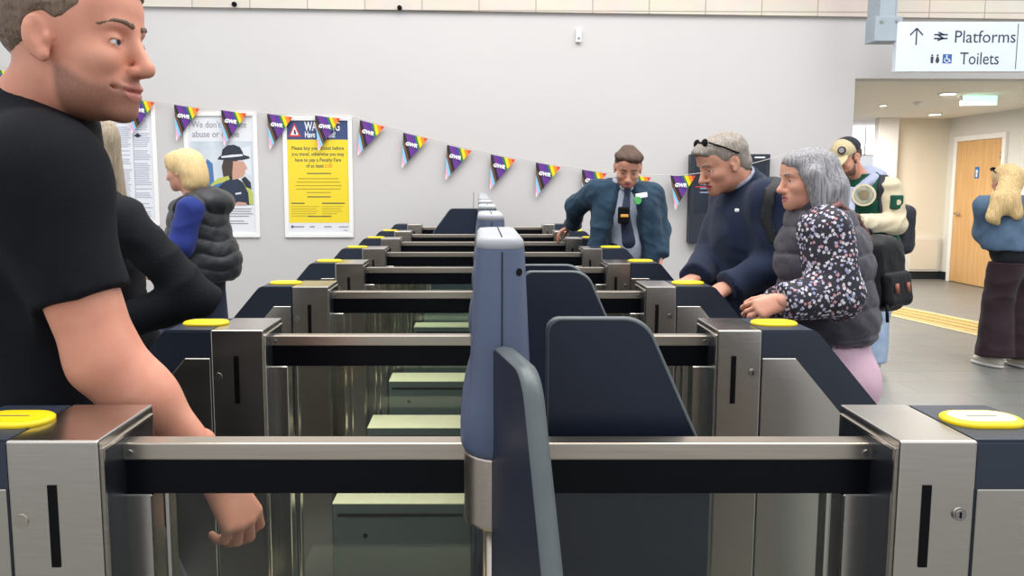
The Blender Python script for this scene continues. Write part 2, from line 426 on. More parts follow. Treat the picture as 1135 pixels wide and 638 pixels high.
# low access panel on the beige wall
a0, a1 = at(1006, 262, YB-.03), at(1039, 303, YB-.03)
cb = empty('access_panel', ((a0.x+a1.x)/2, YB-.005, 0), label='low cream access cabinet on the beige wall beside the wooden door', cat='cabinet')
hw = (a1.x-a0.x)/2
MB().box(-hw, hw, -.045, 0, .12, a0.z, .004, 1).build('cabinet_frame', M['corr'], cb)
dd = MB().box(-hw+.03, hw-.03, -.055, -.043, .15, a0.z-.03, .004, 1).build('cabinet_door', M['beige'], cb)
MB().box(-hw+.06, -hw+.10, -.062, -.052, a0.z-.14, a0.z-.08, .003, 1).build('latch', M['bladeedge'], dd)

# tactile strip on the floor
def fl(px, py):
    p = at(px, py, 5); t = CH/(CH-p.z); return Vector((p.x*t, 5*t, 0))
A, Bq, Cq, Dq = fl(975, 336), fl(1135, 368), fl(1135, 385), fl(975, 345)
dirv = (Bq-A).normalized(); A2 = A-dirv*1.2; D2 = Dq-dirv*1.2; B2 = Bq+dirv*2; C2 = Cq+dirv*2
b = MB(); b.prism([tuple(v.xy) for v in (A2, B2, C2, D2)], .0, .004, 'z')
nrm = Vector((-dirv.y, dirv.x, 0))
b.prism([tuple(v.xy) for v in (A2, B2, B2+nrm*.05, A2+nrm*.05)], 0, .006, 'z', mi=1)
b.prism([tuple(v.xy) for v in (D2, C2, C2-nrm*.05, D2-nrm*.05)], 0, .006, 'z', mi=1)
b.build('tactile_strip', [M['tactile'], M['tacted']], label='ochre tactile strip running across the grey tiled floor', cat='floor strip')
ts = bpy.data.objects['tactile_strip']
b = MB(); W = (D2-A2).dot(-nrm)
for r_ in range(3):
    off = -nrm*(W*(r_+.5)/3)
    b.prism([tuple(v.xy) for v in (A2+off+nrm*.018, B2+off+nrm*.018, B2+off-nrm*.018, A2+off-nrm*.018)], .003, .009, 'z')
b.build('raised_ribs', M['tactile'], ts)

# downlights and exit sign
M['lamp'] = mat('lamp_white', 'fff6e4', .4, emit=5)
def ceil_at(px, py):
    p = at(px, py, 5); t = (CZ-CH)/(p.z-CH); return Vector((p.x*t, 5*t, CZ))
for (px, py, lb) in ((1051, 103, 'nearer round downlight in the corridor ceiling, beside the exit sign'), (1036, 126, 'farther round downlight in the corridor ceiling'), (979, 116, 'small downlight spot at the left of the corridor ceiling')):
    p = ceil_at(px, py); r = .085 if px > 1000 else .04
    e = empty('downlight', p, label=lb, cat='ceiling light', group='corridor downlights')
    b = MB(); R0 = [(r*1.15*math.cos(a), r*1.15*math.sin(a)) for a in [2*PI*k/28 for k in range(28)]]
    b.loft([[(x, y, 0) for x, y in R0], [(x, y, -.012) for x, y in R0], [(x*.86, y*.86, -.014) for x, y in R0]], close=True); b.build('trim_ring', M['white'], e)
    MB().tube((0, 0, -.017), (0, 0, -.004), r*.85, n=28).build('diffuser', M['lamp'], e)
p = ceil_at(1018, 113)
e = empty('smoke_detector', p, label='small round smoke detector on corridor ceiling between downlights', cat='detector')
b = MB(); b.tube((0, 0, 0), (0, 0, -.03), .06, .045, n=24); b.build('detector_body', M['ceil'], e); MB().tube((0, 0, -.03), (0, 0, -.042), .025, .02).build('sensing_head', M['white'], e)
YE = 8.6
e0, e1 = at(1066, 98, YE), at(1104, 117, YE)
ex = empty('exit_sign', ((e0.x+e1.x)/2, YE, CZ), label='glowing pale green box sign hung from the corridor ceiling', cat='exit sign')
hw = (e1.x-e0.x)/2; zt, zb = e0.z-CZ, e1.z-CZ
MB().box(-hw, hw, -.02, .02, zb, zt, .004, 2).build('sign_case', M['white'], ex)
M['exitglow'] = mat('exit_glow', 'b9f0dc', .4, emit=1.1, noise=.01)
MB().box(-hw+.008, hw-.008, -.026, -.018, zb+.008, zt-.008, .001, 1).build('lit_panel', M['exitglow'], ex)
b = MB(); b.box(-hw, hw, -.03, .03, zt, 0, .003, 1)
b.build('mounting_bracket', mat('pale_green_bracket', 'c9e3d8', .4, noise=.02), ex)

# ------------------------------------------------------------------ text
def text_mesh(s, size, align='LEFT', bold=0, shear=0, extrude=.001):
    c = bpy.data.curves.new('lettering', 'FONT'); c.body = s; c.size = size; c.align_x = align; c.extrude = extrude; c.offset = bold; c.shear = shear; c.resolution_u = 3
    o = bpy.data.objects.new('tmp_text', c); COL.objects.link(o)
    dg = bpy.context.evaluated_depsgraph_get(); me = bpy.data.meshes.new_from_object(o.evaluated_get(dg))
    bpy.data.objects.remove(o); bpy.data.curves.remove(c); me.materials.clear(); return me
def text(s, size, x, z, y, m, parent, align='LEFT', bold=0, shear=0, name='lettering', width=None, **kw):
    "lettering facing -y in the parent's frame"
    me = text_mesh(s, size, align, bold*size, shear, .0008)
    if width:
        xs = [v.co.x for v in me.vertices]; k = width/max(1e-6, max(xs)-min(xs))
        for v in me.vertices: v.co.x *= k
    o = link(name, me, m, parent, **kw); o.location = (x, y, z); o.rotation_euler = (PI/2, 0, 0); return o
def rects(R, y, m, parent, name, th=.0012, **kw):
    b = MB()
    for r in R: b.box(r[0], r[1], y-th, y, r[2], r[3])
    return b.build(name, m, parent, **kw)
M['ink'] = mat('ink_dark', '2e3a4a', .5, noise=.02)
M['inkgrey'] = mat('ink_grey', '8d8f98', .6, noise=.02)
M['signface'] = mat('sign_face', 'd3dbe2', .35, noise=.02)
M['steelpost'] = mat('blue_grey_beam', '9aa5ad', .45, noise=.05)

# ------------------------------------------------------------------ hanging sign and beam
YS = 6.75
s0, s1 = at(993, 25, YS), at(1136, 25, YS); s1.z = at(1000, 80, YS).z
pp0, pp1 = at(969, 10, YS), at(998, 46, YS)
bx = empty('steel_beam', ((pp0.x+pp1.x)/2, YS+.05, pp1.z), label='pale blue grey steel beam end with bolted bracket beside sign', cat='beam')
hw = (pp1.x-pp0.x)/2
b = MB(); b.box(-hw*.56, hw*.56, .0, .10, .2, 1.6, .004, 1); b.box(-hw*.62, -hw*.52, -.06, .16, .2, 1.6); b.box(hw*.52, hw*.62, -.06, .16, .2, 1.6); b.box(-hw*.53, hw*.53, -.055, -.045, .2, 1.6)
b.build('beam_shaft', M['steelpost'], bx)
br = MB().box(-hw*.95, hw, -.07, .10, 0, .21, .004, 1).build('end_plate', M['steelpost'], bx)
b = MB()
for x in (-hw*.5, hw*.6):
    b.tube((x, -.08, .165), (x, -.068, .165), .014, n=6)
b.build('plate_bolts', M['chrome'], br)
sg = empty('direction_sign', (s0.x, YS, s1.z), label='wide white hanging sign reading Platforms and Toilets', cat='sign')
W, Hh = (s1.x-s0.x)+.9, s0.z-s1.z
MB().box(0, W, -.03, .03, 0, Hh, .004, 2).build('sign_panel', M['signface'], sg)
k = (s1.x-s0.x)/143.0     # metres per photo pixel on this sign
sx = lambda px: (px-993)*k
sz = lambda py: (80-py)*k
# (the sign face is seen nearly straight on)
text('Platforms', 19*k, sx(1056), sz(48.5), -.0305, M['ink'], sg, width=67*k)
text('Toilets', 19*k, sx(1064), sz(72), -.0305, M['ink'], sg, width=43*k)
b = MB()
def bar(b, x0, z0, x1, z1, w, y=-.0318, th=.0012, mi=0):
    d = Vector((x1-x0, z1-z0)); n = Vector((-d.y, d.x)).normalized()*w/2
    b.prism([(x0+n.x, z0+n.y), (x1+n.x, z1+n.y), (x1-n.x, z1-n.y), (x0-n.x, z0-n.y)], y, y+th, 'y', mi=mi)
wv = 1.5*k
bar(b, sx(1014.5), sz(51), sx(1014.5), sz(33.5), wv); bar(b, sx(1014.5), sz(33), sx(1007.5), sz(40.5), wv); bar(b, sx(1014.5), sz(33), sx(1021.5), sz(40.5), wv)
b.build('arrow', M['ink'], sg)
b = MB()
bar(b, sx(1034), sz(40), sx(1049), sz(40), wv*1.1); bar(b, sx(1034), sz(44), sx(1049), sz(44), wv*1.1)
bar(b, sx(1038), sz(46.2), sx(1044.5), sz(43.8), wv*1.1); bar(b, sx(1038), sz(40), sx(1044.5), sz(44), wv*1.1); bar(b, sx(1038.5), sz(37.2), sx(1044.5), sz(40), wv*1.1)
b.build('rail_symbol', M['ink'], sg)
b = MB()
for x in (1033.2, 1039.2):
    b.tube((sx(x), -.0318, sz(62.3)), (sx(x), -.0306, sz(62.3)), 1.1*k, n=14)
b.prism([(sx(1031.5), sz(63.8)), (sx(1034.9), sz(63.8)), (sx(1034.5), sz(70.8)), (sx(1032), sz(70.8))], -.0318, -.0306, 'y')
b.prism([(sx(1038.2), sz(63.8)), (sx(1040.2), sz(63.8)), (sx(1041.5), sz(68)), (sx(1040), sz(70.8)), (sx(1038.4), sz(70.8)), (sx(1037), sz(68))], -.0318, -.0306, 'y')
b.build('toilet_symbols', M['ink'], sg)
b = MB(); b.box(sx(1045), sx(1055), -.0312, -.030, sz(71), sz(61))
o = b.build('accessible_symbol', mat('access_blue', '2f5f9c', .4, noise=.02), sg)
b = MB(); b.tube((sx(1049.3), -.0325, sz(62.6)), (sx(1049.3), -.0312, sz(62.6)), .8*k, n=12)
bar(b, sx(1049.3), sz(63.4), sx(1049.8), sz(66.6), wv*.7, y=-.0325); bar(b, sx(1049.5), sz(66.4), sx(1052.3), sz(66.4), wv*.6, y=-.0325); bar(b, sx(1052.1), sz(66.2), sx(1053.4), sz(69.4), wv*.6, y=-.0325)
prev = None
for q in range(13):
    a = math.radians(120+q*20); c_ = (sx(1049.6)+2.6*k*math.cos(a), sz(67.4)+2.6*k*math.sin(a))
    if prev: bar(b, prev[0], prev[1], c_[0], c_[1], wv*.5, y=-.0325)
    prev = c_
b.build('wheelchair_mark', M['white'], o)
MB().box(sx(1126), sx(1126.8), -.0312, -.030, sz(77), sz(28)).build('divider_line', M['ink'], sg)

# ------------------------------------------------------------------ posters
def poster_frame(x0, y0, x1, y1, label):
    "snap frame on the back wall between two photo corners"
    a, c = wallthing(x0, y0), wallthing(x1, y1)
    w, h = c.x-a.x, a.z-c.z
    e = empty('poster', (a.x, wy((a.x+c.x)/2)-.004, c.z), label=label, cat='poster'); e.rotation_euler = (0, 0, math.atan(.02))
    t = .040; b = MB()
    b.box(0, w, -.026, 0, 0, t, .006, 2); b.box(0, w, -.026, 0, h-t, h, .006, 2); b.box(0, t, -.0255, 0, t-.004, h-t+.004, .005, 2); b.box(w-t, w, -.0255, 0, t-.004, h-t+.004, .005, 2)
    b.build('frame', M['white'], e)
    return e, w, h, t
M['paper'] = mat('poster_paper', 'dfe0e4', .3, noise=.01)
M['pyellow'] = mat('poster_yellow', 'ecd22e', .3, noise=.01)
M['pnavy'] = mat('poster_navy', '3c4a78', .3, noise=.02)
M['pred'] = mat('poster_red', 'd2363a', .4, noise=.02)
M['pocher'] = mat('poster_faint_ink', 'b8a22a', .5, noise=.02)
M['porange'] = mat('poster_orange', 'e0702c', .5, noise=.02)
M['pwhite'] = mat('print_white', 'f0f0f2', .4, noise=.01)
e, w, h, t = poster_frame(313, 129, 392.5, 263, 'yellow warning poster in white frame on the back wall')
MB().box(t*.6, w-t*.6, -.010, -.002, t*.6, h-t*.6).build('sheet', M['paper'], e)
iw, ih = w-2*t, h-2*t
X = lambda u: t+iw*u
Z = lambda v: h-t-ih*v
rects([(X(0), X(1), Z(.905), Z(.165))], -.010, M['pyellow'], e, 'yellow_field')
rects([(X(0), X(1), Z(.165), Z(0))], -.010, M['pnavy'], e, 'header_band')
b = MB(); b.prism([(X(.02), Z(.14)), (X(.23), Z(.14)), (X(.125), Z(.02))], -.0125, -.0112, 'y'); b.prism([(X(.06), Z(.125)), (X(.19), Z(.125)), (X(.125), Z(.045))], -.0132, -.0124, 'y', mi=1); b.prism([(X(.115), Z(.118)), (X(.155), Z(.118)), (X(.14), Z(.08)), (X(.115), Z(.075))], -.0138, -.0131, 'y', mi=2)
b.build('warning_triangle', [M['pred'], M['pwhite'], M['ink']], e)
text('WARNING', .115, X(.29), Z(.085), -.0112, M['pwhite'], e, bold=.02, width=iw*.58)
text('Have you paid?', .075, X(.29), Z(.145), -.0112, M['pwhite'], e, bold=.02, width=iw*.50)
for i, (s, u) in enumerate((('Please buy your ticket before', .86), ('you travel, otherwise you may', .87), ('have to pay a Penalty Fare', .76))):
    text(s, .048, X(.5), Z(.255+.052*i), -.0112, M['ink'], e, align='CENTER', bold=.012, width=iw*u)
text('of at least', .048, X(.30), Z(.411), -.0112, M['ink'], e, bold=.012, width=iw*.29)
text('\u00a3100', .048, X(.61), Z(.411), -.0112, M['porange'], e, bold=.012, width=iw*.12)
rects([(X(.31), X(.71), Z(.468), Z(.460)), (X(.31), X(.70), Z(.676), Z(.668)), (X(.31), X(.70), Z(.912-.06), Z(.904-.06))], -.0112, M['ink'], e, 'rule_lines')
R = []
for i in range(5):
    v = .505+.031*i; ww = [.33, .36, .38, .37, .2][i]
    R.append((X(.5-ww), X(.5+ww), Z(v+.009), Z(v)))
for i in range(6):
    v = .735+.021*i
    if i: R += [(X(.04), X([.5, .46, .48, .44, .4][i-1]), Z(v+.006), Z(v)), (X(.55), X([.9, .86, .88, .8, .7][i-1]), Z(v+.006), Z(v))]
rects(R, -.0112, M['pocher'], e, 'small_print')
rects([(X(.04), X(.26), Z(.734), Z(.725)), (X(.55), X(.93), Z(.734), Z(.725))], -.0112, M['ink'], e, 'small_headings')
rects([(X(.07), X(.25), Z(.945), Z(.935)), (X(.34), X(.42), Z(.945), Z(.935)), (X(.58), X(.70), Z(.945), Z(.935)), (X(.82), X(.98), Z(.945), Z(.938)), (X(.90), X(.97), Z(.975), Z(.970))], -.0112, M['inkgrey'], e, 'footer_marks')
b = MB(); b.tube((X(.05), -.0125, Z(.94)), (X(.05), -.011, Z(.94)), .012, n=16); b.build('footer_dot', M['pnavy'], e)

# the police poster
e, w, h, t = poster_frame(203, 124, 289, 263, 'framed poster with police officer photograph on the back wall')
MB().box(t*.6, w-t*.6, -.010, -.002, t*.6, h-t*.6).build('sheet', M['paper'], e)
iw, ih = w-2*t, h-2*t
X = lambda u: t+iw*u
Z = lambda v: h-t-ih*v
text("We don't tolerate", .085, X(.06), Z(.095), -.0112, M['inkgrey'], e, width=iw*.84)
text('abuse or crime', .085, X(.06), Z(.175), -.0112, M['inkgrey'], e, width=iw*.72)
photo = MB()
rects([(X(.02), X(.98), Z(.755), Z(.21))], -.010, mat('photo_backdrop', 'b9c2cb', .35, c2='d5dbe0', nscale=5), e, 'photo')
ph = bpy.data.objects[[o.name for o in e.children if o.name.startswith('photo')][-1]]
pm = [mat('photo_hat', '2b2f3d', .4), mat('photo_skin', 'c89a86', .4), mat('photo_jacket', '2a3347', .4), mat('photo_hivis', 'b9c05a', .4), mat('photo_white', 'd9dde2', .4), mat('photo_blue', '4a74a8', .4), mat('photo_hair', '463a36', .4), mat('photo_grey', '8c96a3', .4, c2='6f7987', nscale=9)]
def poly(pts, mi, lay):
    photo.prism([(X(u), Z(v)) for u, v in pts], -.0112-.0005*lay, -.0108-.0005*lay, 'y', mi=mi)
poly([(.03, .4), (.1, .33), (.18, .36), (.2, .55), (.03, .6)], 7, 1); poly([(.22, .42), (.28, .36), (.36, .4), (.38, .6), (.22, .62)], 5, 1); poly([(.74, .28), (.95, .25), (.96, .5), (.8, .48)], 4, 1)
poly([(.50, .43), (.53, .37), (.75, .37), (.74, .50), (.62, .53), (.52, .52)], 6, 2)
poly([(.68, .38), (.84, .38), (.87, .41), (.90, .445), (.86, .455), (.86, .48), (.83, .51), (.74, .53), (.66, .54), (.66, .48)], 1, 3)
poly([(.44, .365), (.46, .345), (.50, .33), (.52, .28), (.60, .245), (.70, .24), (.79, .26), (.83, .30), (.84, .325), (.93, .34), (.94, .355), (.80, .372), (.60, .372)], 0, 4)
poly([(.50, .352), (.50, .338), (.66, .325), (.82, .32), (.84, .335), (.68, .345)], 4, 5)
poly([(.30, .75), (.33, .60), (.42, .54), (.58, .51), (.72, .52), (.86, .58), (.93, .68), (.93, .755), (.30, .755)], 2, 2)
poly([(.32, .58), (.44, .525), (.60, .505), (.62, .53), (.52, .58), (.46, .66), (.45, .755), (.36, .755), (.38, .66)], 3, 6)
poly([(.36, .585), (.54, .555), (.52, .595), (.35, .62)], 5, 7); poly([(.34, .635), (.50, .61), (.48, .64), (.35, .655)], 5, 7)
poly([(.44, .60), (.56, .545), (.72, .535), (.84, .60), (.86, .70), (.84, .755), (.50, .755), (.47, .68)], 2, 8)
poly([(.80, .54), (.88, .56), (.97, .66), (.97, .75), (.91, .75), (.90, .65)], 3, 7); poly([(.80, .53), (.86, .51), (.94, .56), (.95, .62), (.86, .6)], 0, 8)
poly([(.70, .652), (.79, .645), (.79, .66), (.70, .666)], 4, 9); poly([(.62, .755), (.74, .728), (.86, .735), (.88, .755)], 1, 9)
photo.build('officer_picture', pm, ph)
R = []
for i in range(8):
    v = .785+.021*i; R.append((X(.10), X([.95, .93, .96, .9, .6, .82, .88, .5][i]), Z(v+.007), Z(v)))
rects(R, -.0112, M['inkgrey'], e, 'small_print')

# timetable poster
e, w, h, t = poster_frame(96, 117, 178, 250, 'white framed timetable poster full of small print columns')
MB().box(t*.6, w-t*.6, -.010, -.002, t*.6, h-t*.6).build('sheet', M['paper'], e)
iw, ih = w-2*t, h-2*t
X = lambda u: t+iw*u
Z = lambda v: h-t-ih*v
R = []
rnd = random.Random(3)
for c in range(3):
    for i in range(46):
        if rnd.random() < .1: continue
        v = .09+.019*i; u0 = .03+.325*c; R.append((X(u0), X(u0+.29*(.75+.25*rnd.random())), Z(v+.009), Z(v)))
rects(R, -.0112, mat('print_lilac', 'b9bcc9', .5), e, 'print_columns')
rects([(X(.10), X(.42), Z(.055), Z(.03)), (X(.46), X(.56), Z(.055), Z(.03)), (X(.60), X(.75), Z(.055), Z(.03))], -.0112, M['pnavy'], e, 'heading_blocks')
rects([(X(.355), X(.36), Z(.97), Z(.08)), (X(.68), X(.685), Z(.97), Z(.08))], -.0112, M['inkgrey'], e, 'column_rules')
b = MB(); b.tube((X(.76), -.0125, Z(.225)), (X(.76), -.011, Z(.225)), .02, n=12); b.box(X(.70), X(.82), -.0125, -.011, Z(.235), Z(.222)); b.build('print_mark', M['ink'], e)

# ------------------------------------------------------------------ information display
a, c = wallthing(763, 171), wallthing(846, 268.5)
e = empty('information_display', (a.x, wy(a.x)-.006, c.z), label='dark navy wall-mounted information display behind the grey-haired man', cat='display'); e.rotation_euler = (0, 0, math.atan(.02))
w, h = c.x-a.x, a.z-c.z
MB().box(0, w, -.09, 0, 0, h, .006, 2).build('display_case', M['navydark'], e)
rects([(w*.05, w*.95, h*.34, h*.94)], -.0905, mat('display_screen', '16202f', .2, noise=.05), e, 'screen')
R = []
for i in range(8):
    for j in range(3):
        R.append((w*(.12+.27*j), w*(.12+.27*j+.05+.14*rnd.random()), h*(.88-.045*i), h*(.895-.045*i)))
rects(R, -.092, mat('display_text', '7d89a6', .4, emit=.15), e, 'screen_lines')
rects([(w*.06, w*.94, h*.63, h*.64)], -.0925, M['pred'], e, 'red_line')
rects([(w*.80, w*.93, h*.955, h*.97)], -.0905, M['pwhite'], e, 'maker_plate')
text('Sta', .075, w*.27, h*.245, -.0905, M['pwhite'], e, bold=.02)
b = MB(); b.tube((w*.255, -.094, h*.145), (w*.255, -.089, h*.145), .014, n=16); b.build('button', M['pwhite'], e)

# ------------------------------------------------------------------ bunting
STR = [(-60, 52), (0, 77), (76, 97), (152, 109), (203, 116), (255, 122), (307, 126), (360, 128), (396, 130), (409, 134), (457, 147.5), (505, 160.5), (555, 171.5), (604, 180.5), (655, 188), (705, 193), (753, 194.5), (790, 190), (830, 182), (875, 170)]
def wstr(px, py, off=None):
    off = off if off else (.05 if px < 640 else .05+.07*min(1, (px-640)/60))
    return at(px, py, wy(at(px, py, WALLY).x)-off)
def wstr_old(px, py, off=.05): return at(px, py, wy(at(px, py, WALLY).x)-off)
cv = bpy.data.curves.new('bunting_string', 'CURVE'); cv.dimensions = '3D'; cv.bevel_depth = .003; cv.bevel_resolution = 2
sp = cv.splines.new('POLY'); sp.points.add(len(STR)-1)
for i, (px, py) in enumerate(STR): sp.points[i].co = (*wstr(px, py), 1)
o = bpy.data.objects.new('tmp', cv); COL.objects.link(o)
dg = bpy.context.evaluated_depsgraph_get(); me = bpy.data.meshes.new_from_object(o.evaluated_get(dg)); bpy.data.objects.remove(o)
link('bunting_string', me, mat('string_white', 'd8d4d0', .7, noise=.03), label='thin white string of bunting sagging across the back wall', cat='bunting string')
BC = ['fbe9ef', 'f6a9c4', '86c5e8', '6b4a36', '1d1a1d', '66308a', '54338f', '2e7d3c', 'f4d51e', 'f08a24', 'd9402e']
PM = [mat('pennant_%d' % i, c, .6, noise=.03) for i, c in enumerate(BC)]
PW, PH = 0, 0
def pennant_mesh():
    """local frame: top edge along +x from the origin, tip below; bands run parallel, cut from the triangle"""
    w, h = .235, .32; A_, B_, T_ = Vector((0, 0)), Vector((w, -.0)), Vector((.06, -h))
    n = Vector((.89, .45)).normalized()
    us = [p.dot(n) for p in (A_, B_, T_)]; lo, hi = min(us), max(us)
    cuts = [0, .055, .12, .20, .27, .355, .50, .62, .685, .78, .88, 1.001]
    bm = bmesh.new()
    for side, y in ((0, -.001), (1, .001)):
        for i in range(len(cuts)-1):
            a0, a1 = lo+(hi-lo)*cuts[i], lo+(hi-lo)*cuts[i+1]
            poly = [A_, B_, T_]
            for (lim, sg_) in ((a0, 1), (a1, -1)):
                new = []
                for q in range(len(poly)):
                    p, r = poly[q], poly[(q+1) % len(poly)]; dp, drr = sg_*(p.dot(n)-lim), sg_*(r.dot(n)-lim)
                    if dp >= 0: new.append(p)
                    if dp*drr < 0: new.append(p.lerp(r, dp/(dp-drr)))
                poly = new
                if not poly: break
            if len(poly) >= 3:
                f = bm.faces.new([bm.verts.new((p.x, y+.004*math.sin(p.x*20+p.y*9), p.y)) for p in (poly if side else poly[::-1])]); f.material_index = i
    me = bpy.data.meshes.new('pennant'); bm.to_mesh(me); bm.free()
    for m_ in PM: me.materials.append(m_)
    return me
pme = pennant_mesh()
lme = text_mesh('GWR', .046, 'CENTER', .0028, .15, .0006); lme.materials.append(M['pwhite'])
PL = [(143, 109, 'partly hidden behind the foreground man\'s chin'), (193, 116, 'left of the police poster'), (245, 122, 'hanging over the police poster'), (296, 126, 'over the yellow poster\'s left edge'), (349, 128, 'over the yellow poster\'s heading'), (399, 133, 'just right of the yellow poster'), (447, 147, 'second to the right of the yellow poster'), (495.5, 160.5, 'third to the right of the yellow poster'), (544, 171, 'fourth to the right of the yellow poster'), (594, 180, 'nearest to the left of the staff man'), (645, 188, 'beside the staff man\'s shoulder'), (694, 193, 'mostly hidden behind the staff man\'s head'), (743, 194, 'next to the dark information display'), (-14, 74, 'cut by the left picture edge beside the big head')]
for i, (px, py, lb) in enumerate(PL):
    q = wstr(px, py)+Vector((0, -.002, 0))
    o = link('pennant', pme, None, None, label='rainbow pride pennant '+lb, cat='pennant', group='pride pennants on the bunting string')
    tilt = [12, 12, 10, 10, 8, 20, 18, 18, 16, 14, 12, 10, 2, 18][i]
    o.location = q; o.rotation_euler = (0, math.radians(tilt*.75), math.atan(.02))
    l = link('logo', lme, None, o); l.location = (.098, -.008, -.105); l.rotation_euler = (PI/2, 0, 0)

# ------------------------------------------------------------------ light
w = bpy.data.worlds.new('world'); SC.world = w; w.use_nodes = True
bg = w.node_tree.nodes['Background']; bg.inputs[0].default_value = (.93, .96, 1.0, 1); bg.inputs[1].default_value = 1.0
_n, _l = w.node_tree.nodes, w.node_tree.links        # gradient added to the sky: brighter behind the viewer, to lift camera-facing steel
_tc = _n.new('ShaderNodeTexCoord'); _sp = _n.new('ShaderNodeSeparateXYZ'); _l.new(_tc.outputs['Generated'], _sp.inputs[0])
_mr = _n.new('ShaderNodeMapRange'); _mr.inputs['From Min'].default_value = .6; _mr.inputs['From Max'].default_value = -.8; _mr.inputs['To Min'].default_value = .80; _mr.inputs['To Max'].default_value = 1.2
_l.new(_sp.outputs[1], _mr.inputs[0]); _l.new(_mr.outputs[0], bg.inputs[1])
def area(name, loc, size, power, col=(1, 1, 1), rot=(0, 0, 0), sy=None):
    l = bpy.data.lights.new(name, 'AREA'); l.energy = power; l.size = size; l.color = col
    if sy: l.shape = 'RECTANGLE'; l.size_y = sy
    o = bpy.data.objects.new(name, l); COL.objects.link(o); o.location = loc; o.rotation_euler = rot; return o
area('roof_light', (0, 3.0, 5.5), 6, 400, (1, .98, .95), sy=5)
area('roof_light', (5, 3.5, 5.5), 3, 120, (1, .98, .95), sy=4)
for (x, y) in ((5.2, 8.6), (5.2, 10.6), (3.9, 9.6)): 
    area('corridor_light', (x, y, CZ-.06), .6, 58, (1, .95, .87))
SC.view_settings.view_transform = 'Standard'; SC.view_settings.look = 'None'; SC.view_settings.gamma = 1; SC.view_settings.use_curve_mapping = False
SC.view_settings.exposure = 0.06
SC.cycles.use_denoising = True
SC.cycles.max_bounces = 12; SC.cycles.transmission_bounces = 12; SC.cycles.transparent_max_bounces = 16; SC.cycles.caustics_reflective = False; SC.cycles.caustics_refractive = False
# ------------------------------------------------------------------ smooth solid modelling for people and bags
V3 = lambda v: np.array((v[0], v[1], v[2]), dtype=np.float64)
def unit(v): v = V3(v); return v/np.linalg.norm(v)
class Prim:
    def __init__(s, f, lo, hi): s.f, s.lo, s.hi = f, np.array(lo), np.array(hi)
def ELL(c, r, R=None):
    c, r = V3(c), V3(r); R = np.eye(3) if R is None else R; m = np.abs(R) @ r
    def f(P):
        q = ((P-c) @ R)/r; k0 = np.linalg.norm(q, axis=-1); k1 = np.linalg.norm(q/r, axis=-1)
        return np.where(k1 < 1e-6, -r.min(), k0*(k0-1)/np.maximum(k1, 1e-6))
    return Prim(f, c-m, c+m)
def CONE(a, b, ra, rb, flat=None, axis=None, capa=False, capb=False):
    "tapered capsule; flat<1 thins it along axis; capa/capb cut the ends square"
    a, b = V3(a), V3(b); ba = b-a; L2 = max(ba @ ba, 1e-9); n = unit(axis) if axis is not None else None
    R = max(ra, rb)
    def f(P):
        q = P-a
        t = np.clip((q @ ba)/L2, 0, 1)
        w = q-t[..., None]*ba
        if n is not None:
            c = w @ n; w = w+((1/flat-1)*c)[..., None]*n
        d = np.linalg.norm(w, axis=-1)-(ra+(rb-ra)*t)
        if n is not None: d = d*(.5+.5*flat)
        if capa or capb:
            L = math.sqrt(L2); s_ = (q @ ba)/L
            if capb: d = np.maximum(d, s_-L)
            if capa: d = np.maximum(d, -s_)
        return d
    return Prim(f, np.minimum(a, b)-R, np.maximum(a, b)+R)
def RBOX(c, r, R=None, rad=.01):
    c, r = V3(c), V3(r); R = np.eye(3) if R is None else R; m = np.abs(R) @ r
    def f(P):
        q = np.abs((P-c) @ R)-(r-rad); return np.linalg.norm(np.maximum(q, 0), axis=-1)+np.minimum(q.max(-1), 0)-rad
    return Prim(f, c-m, c+m)

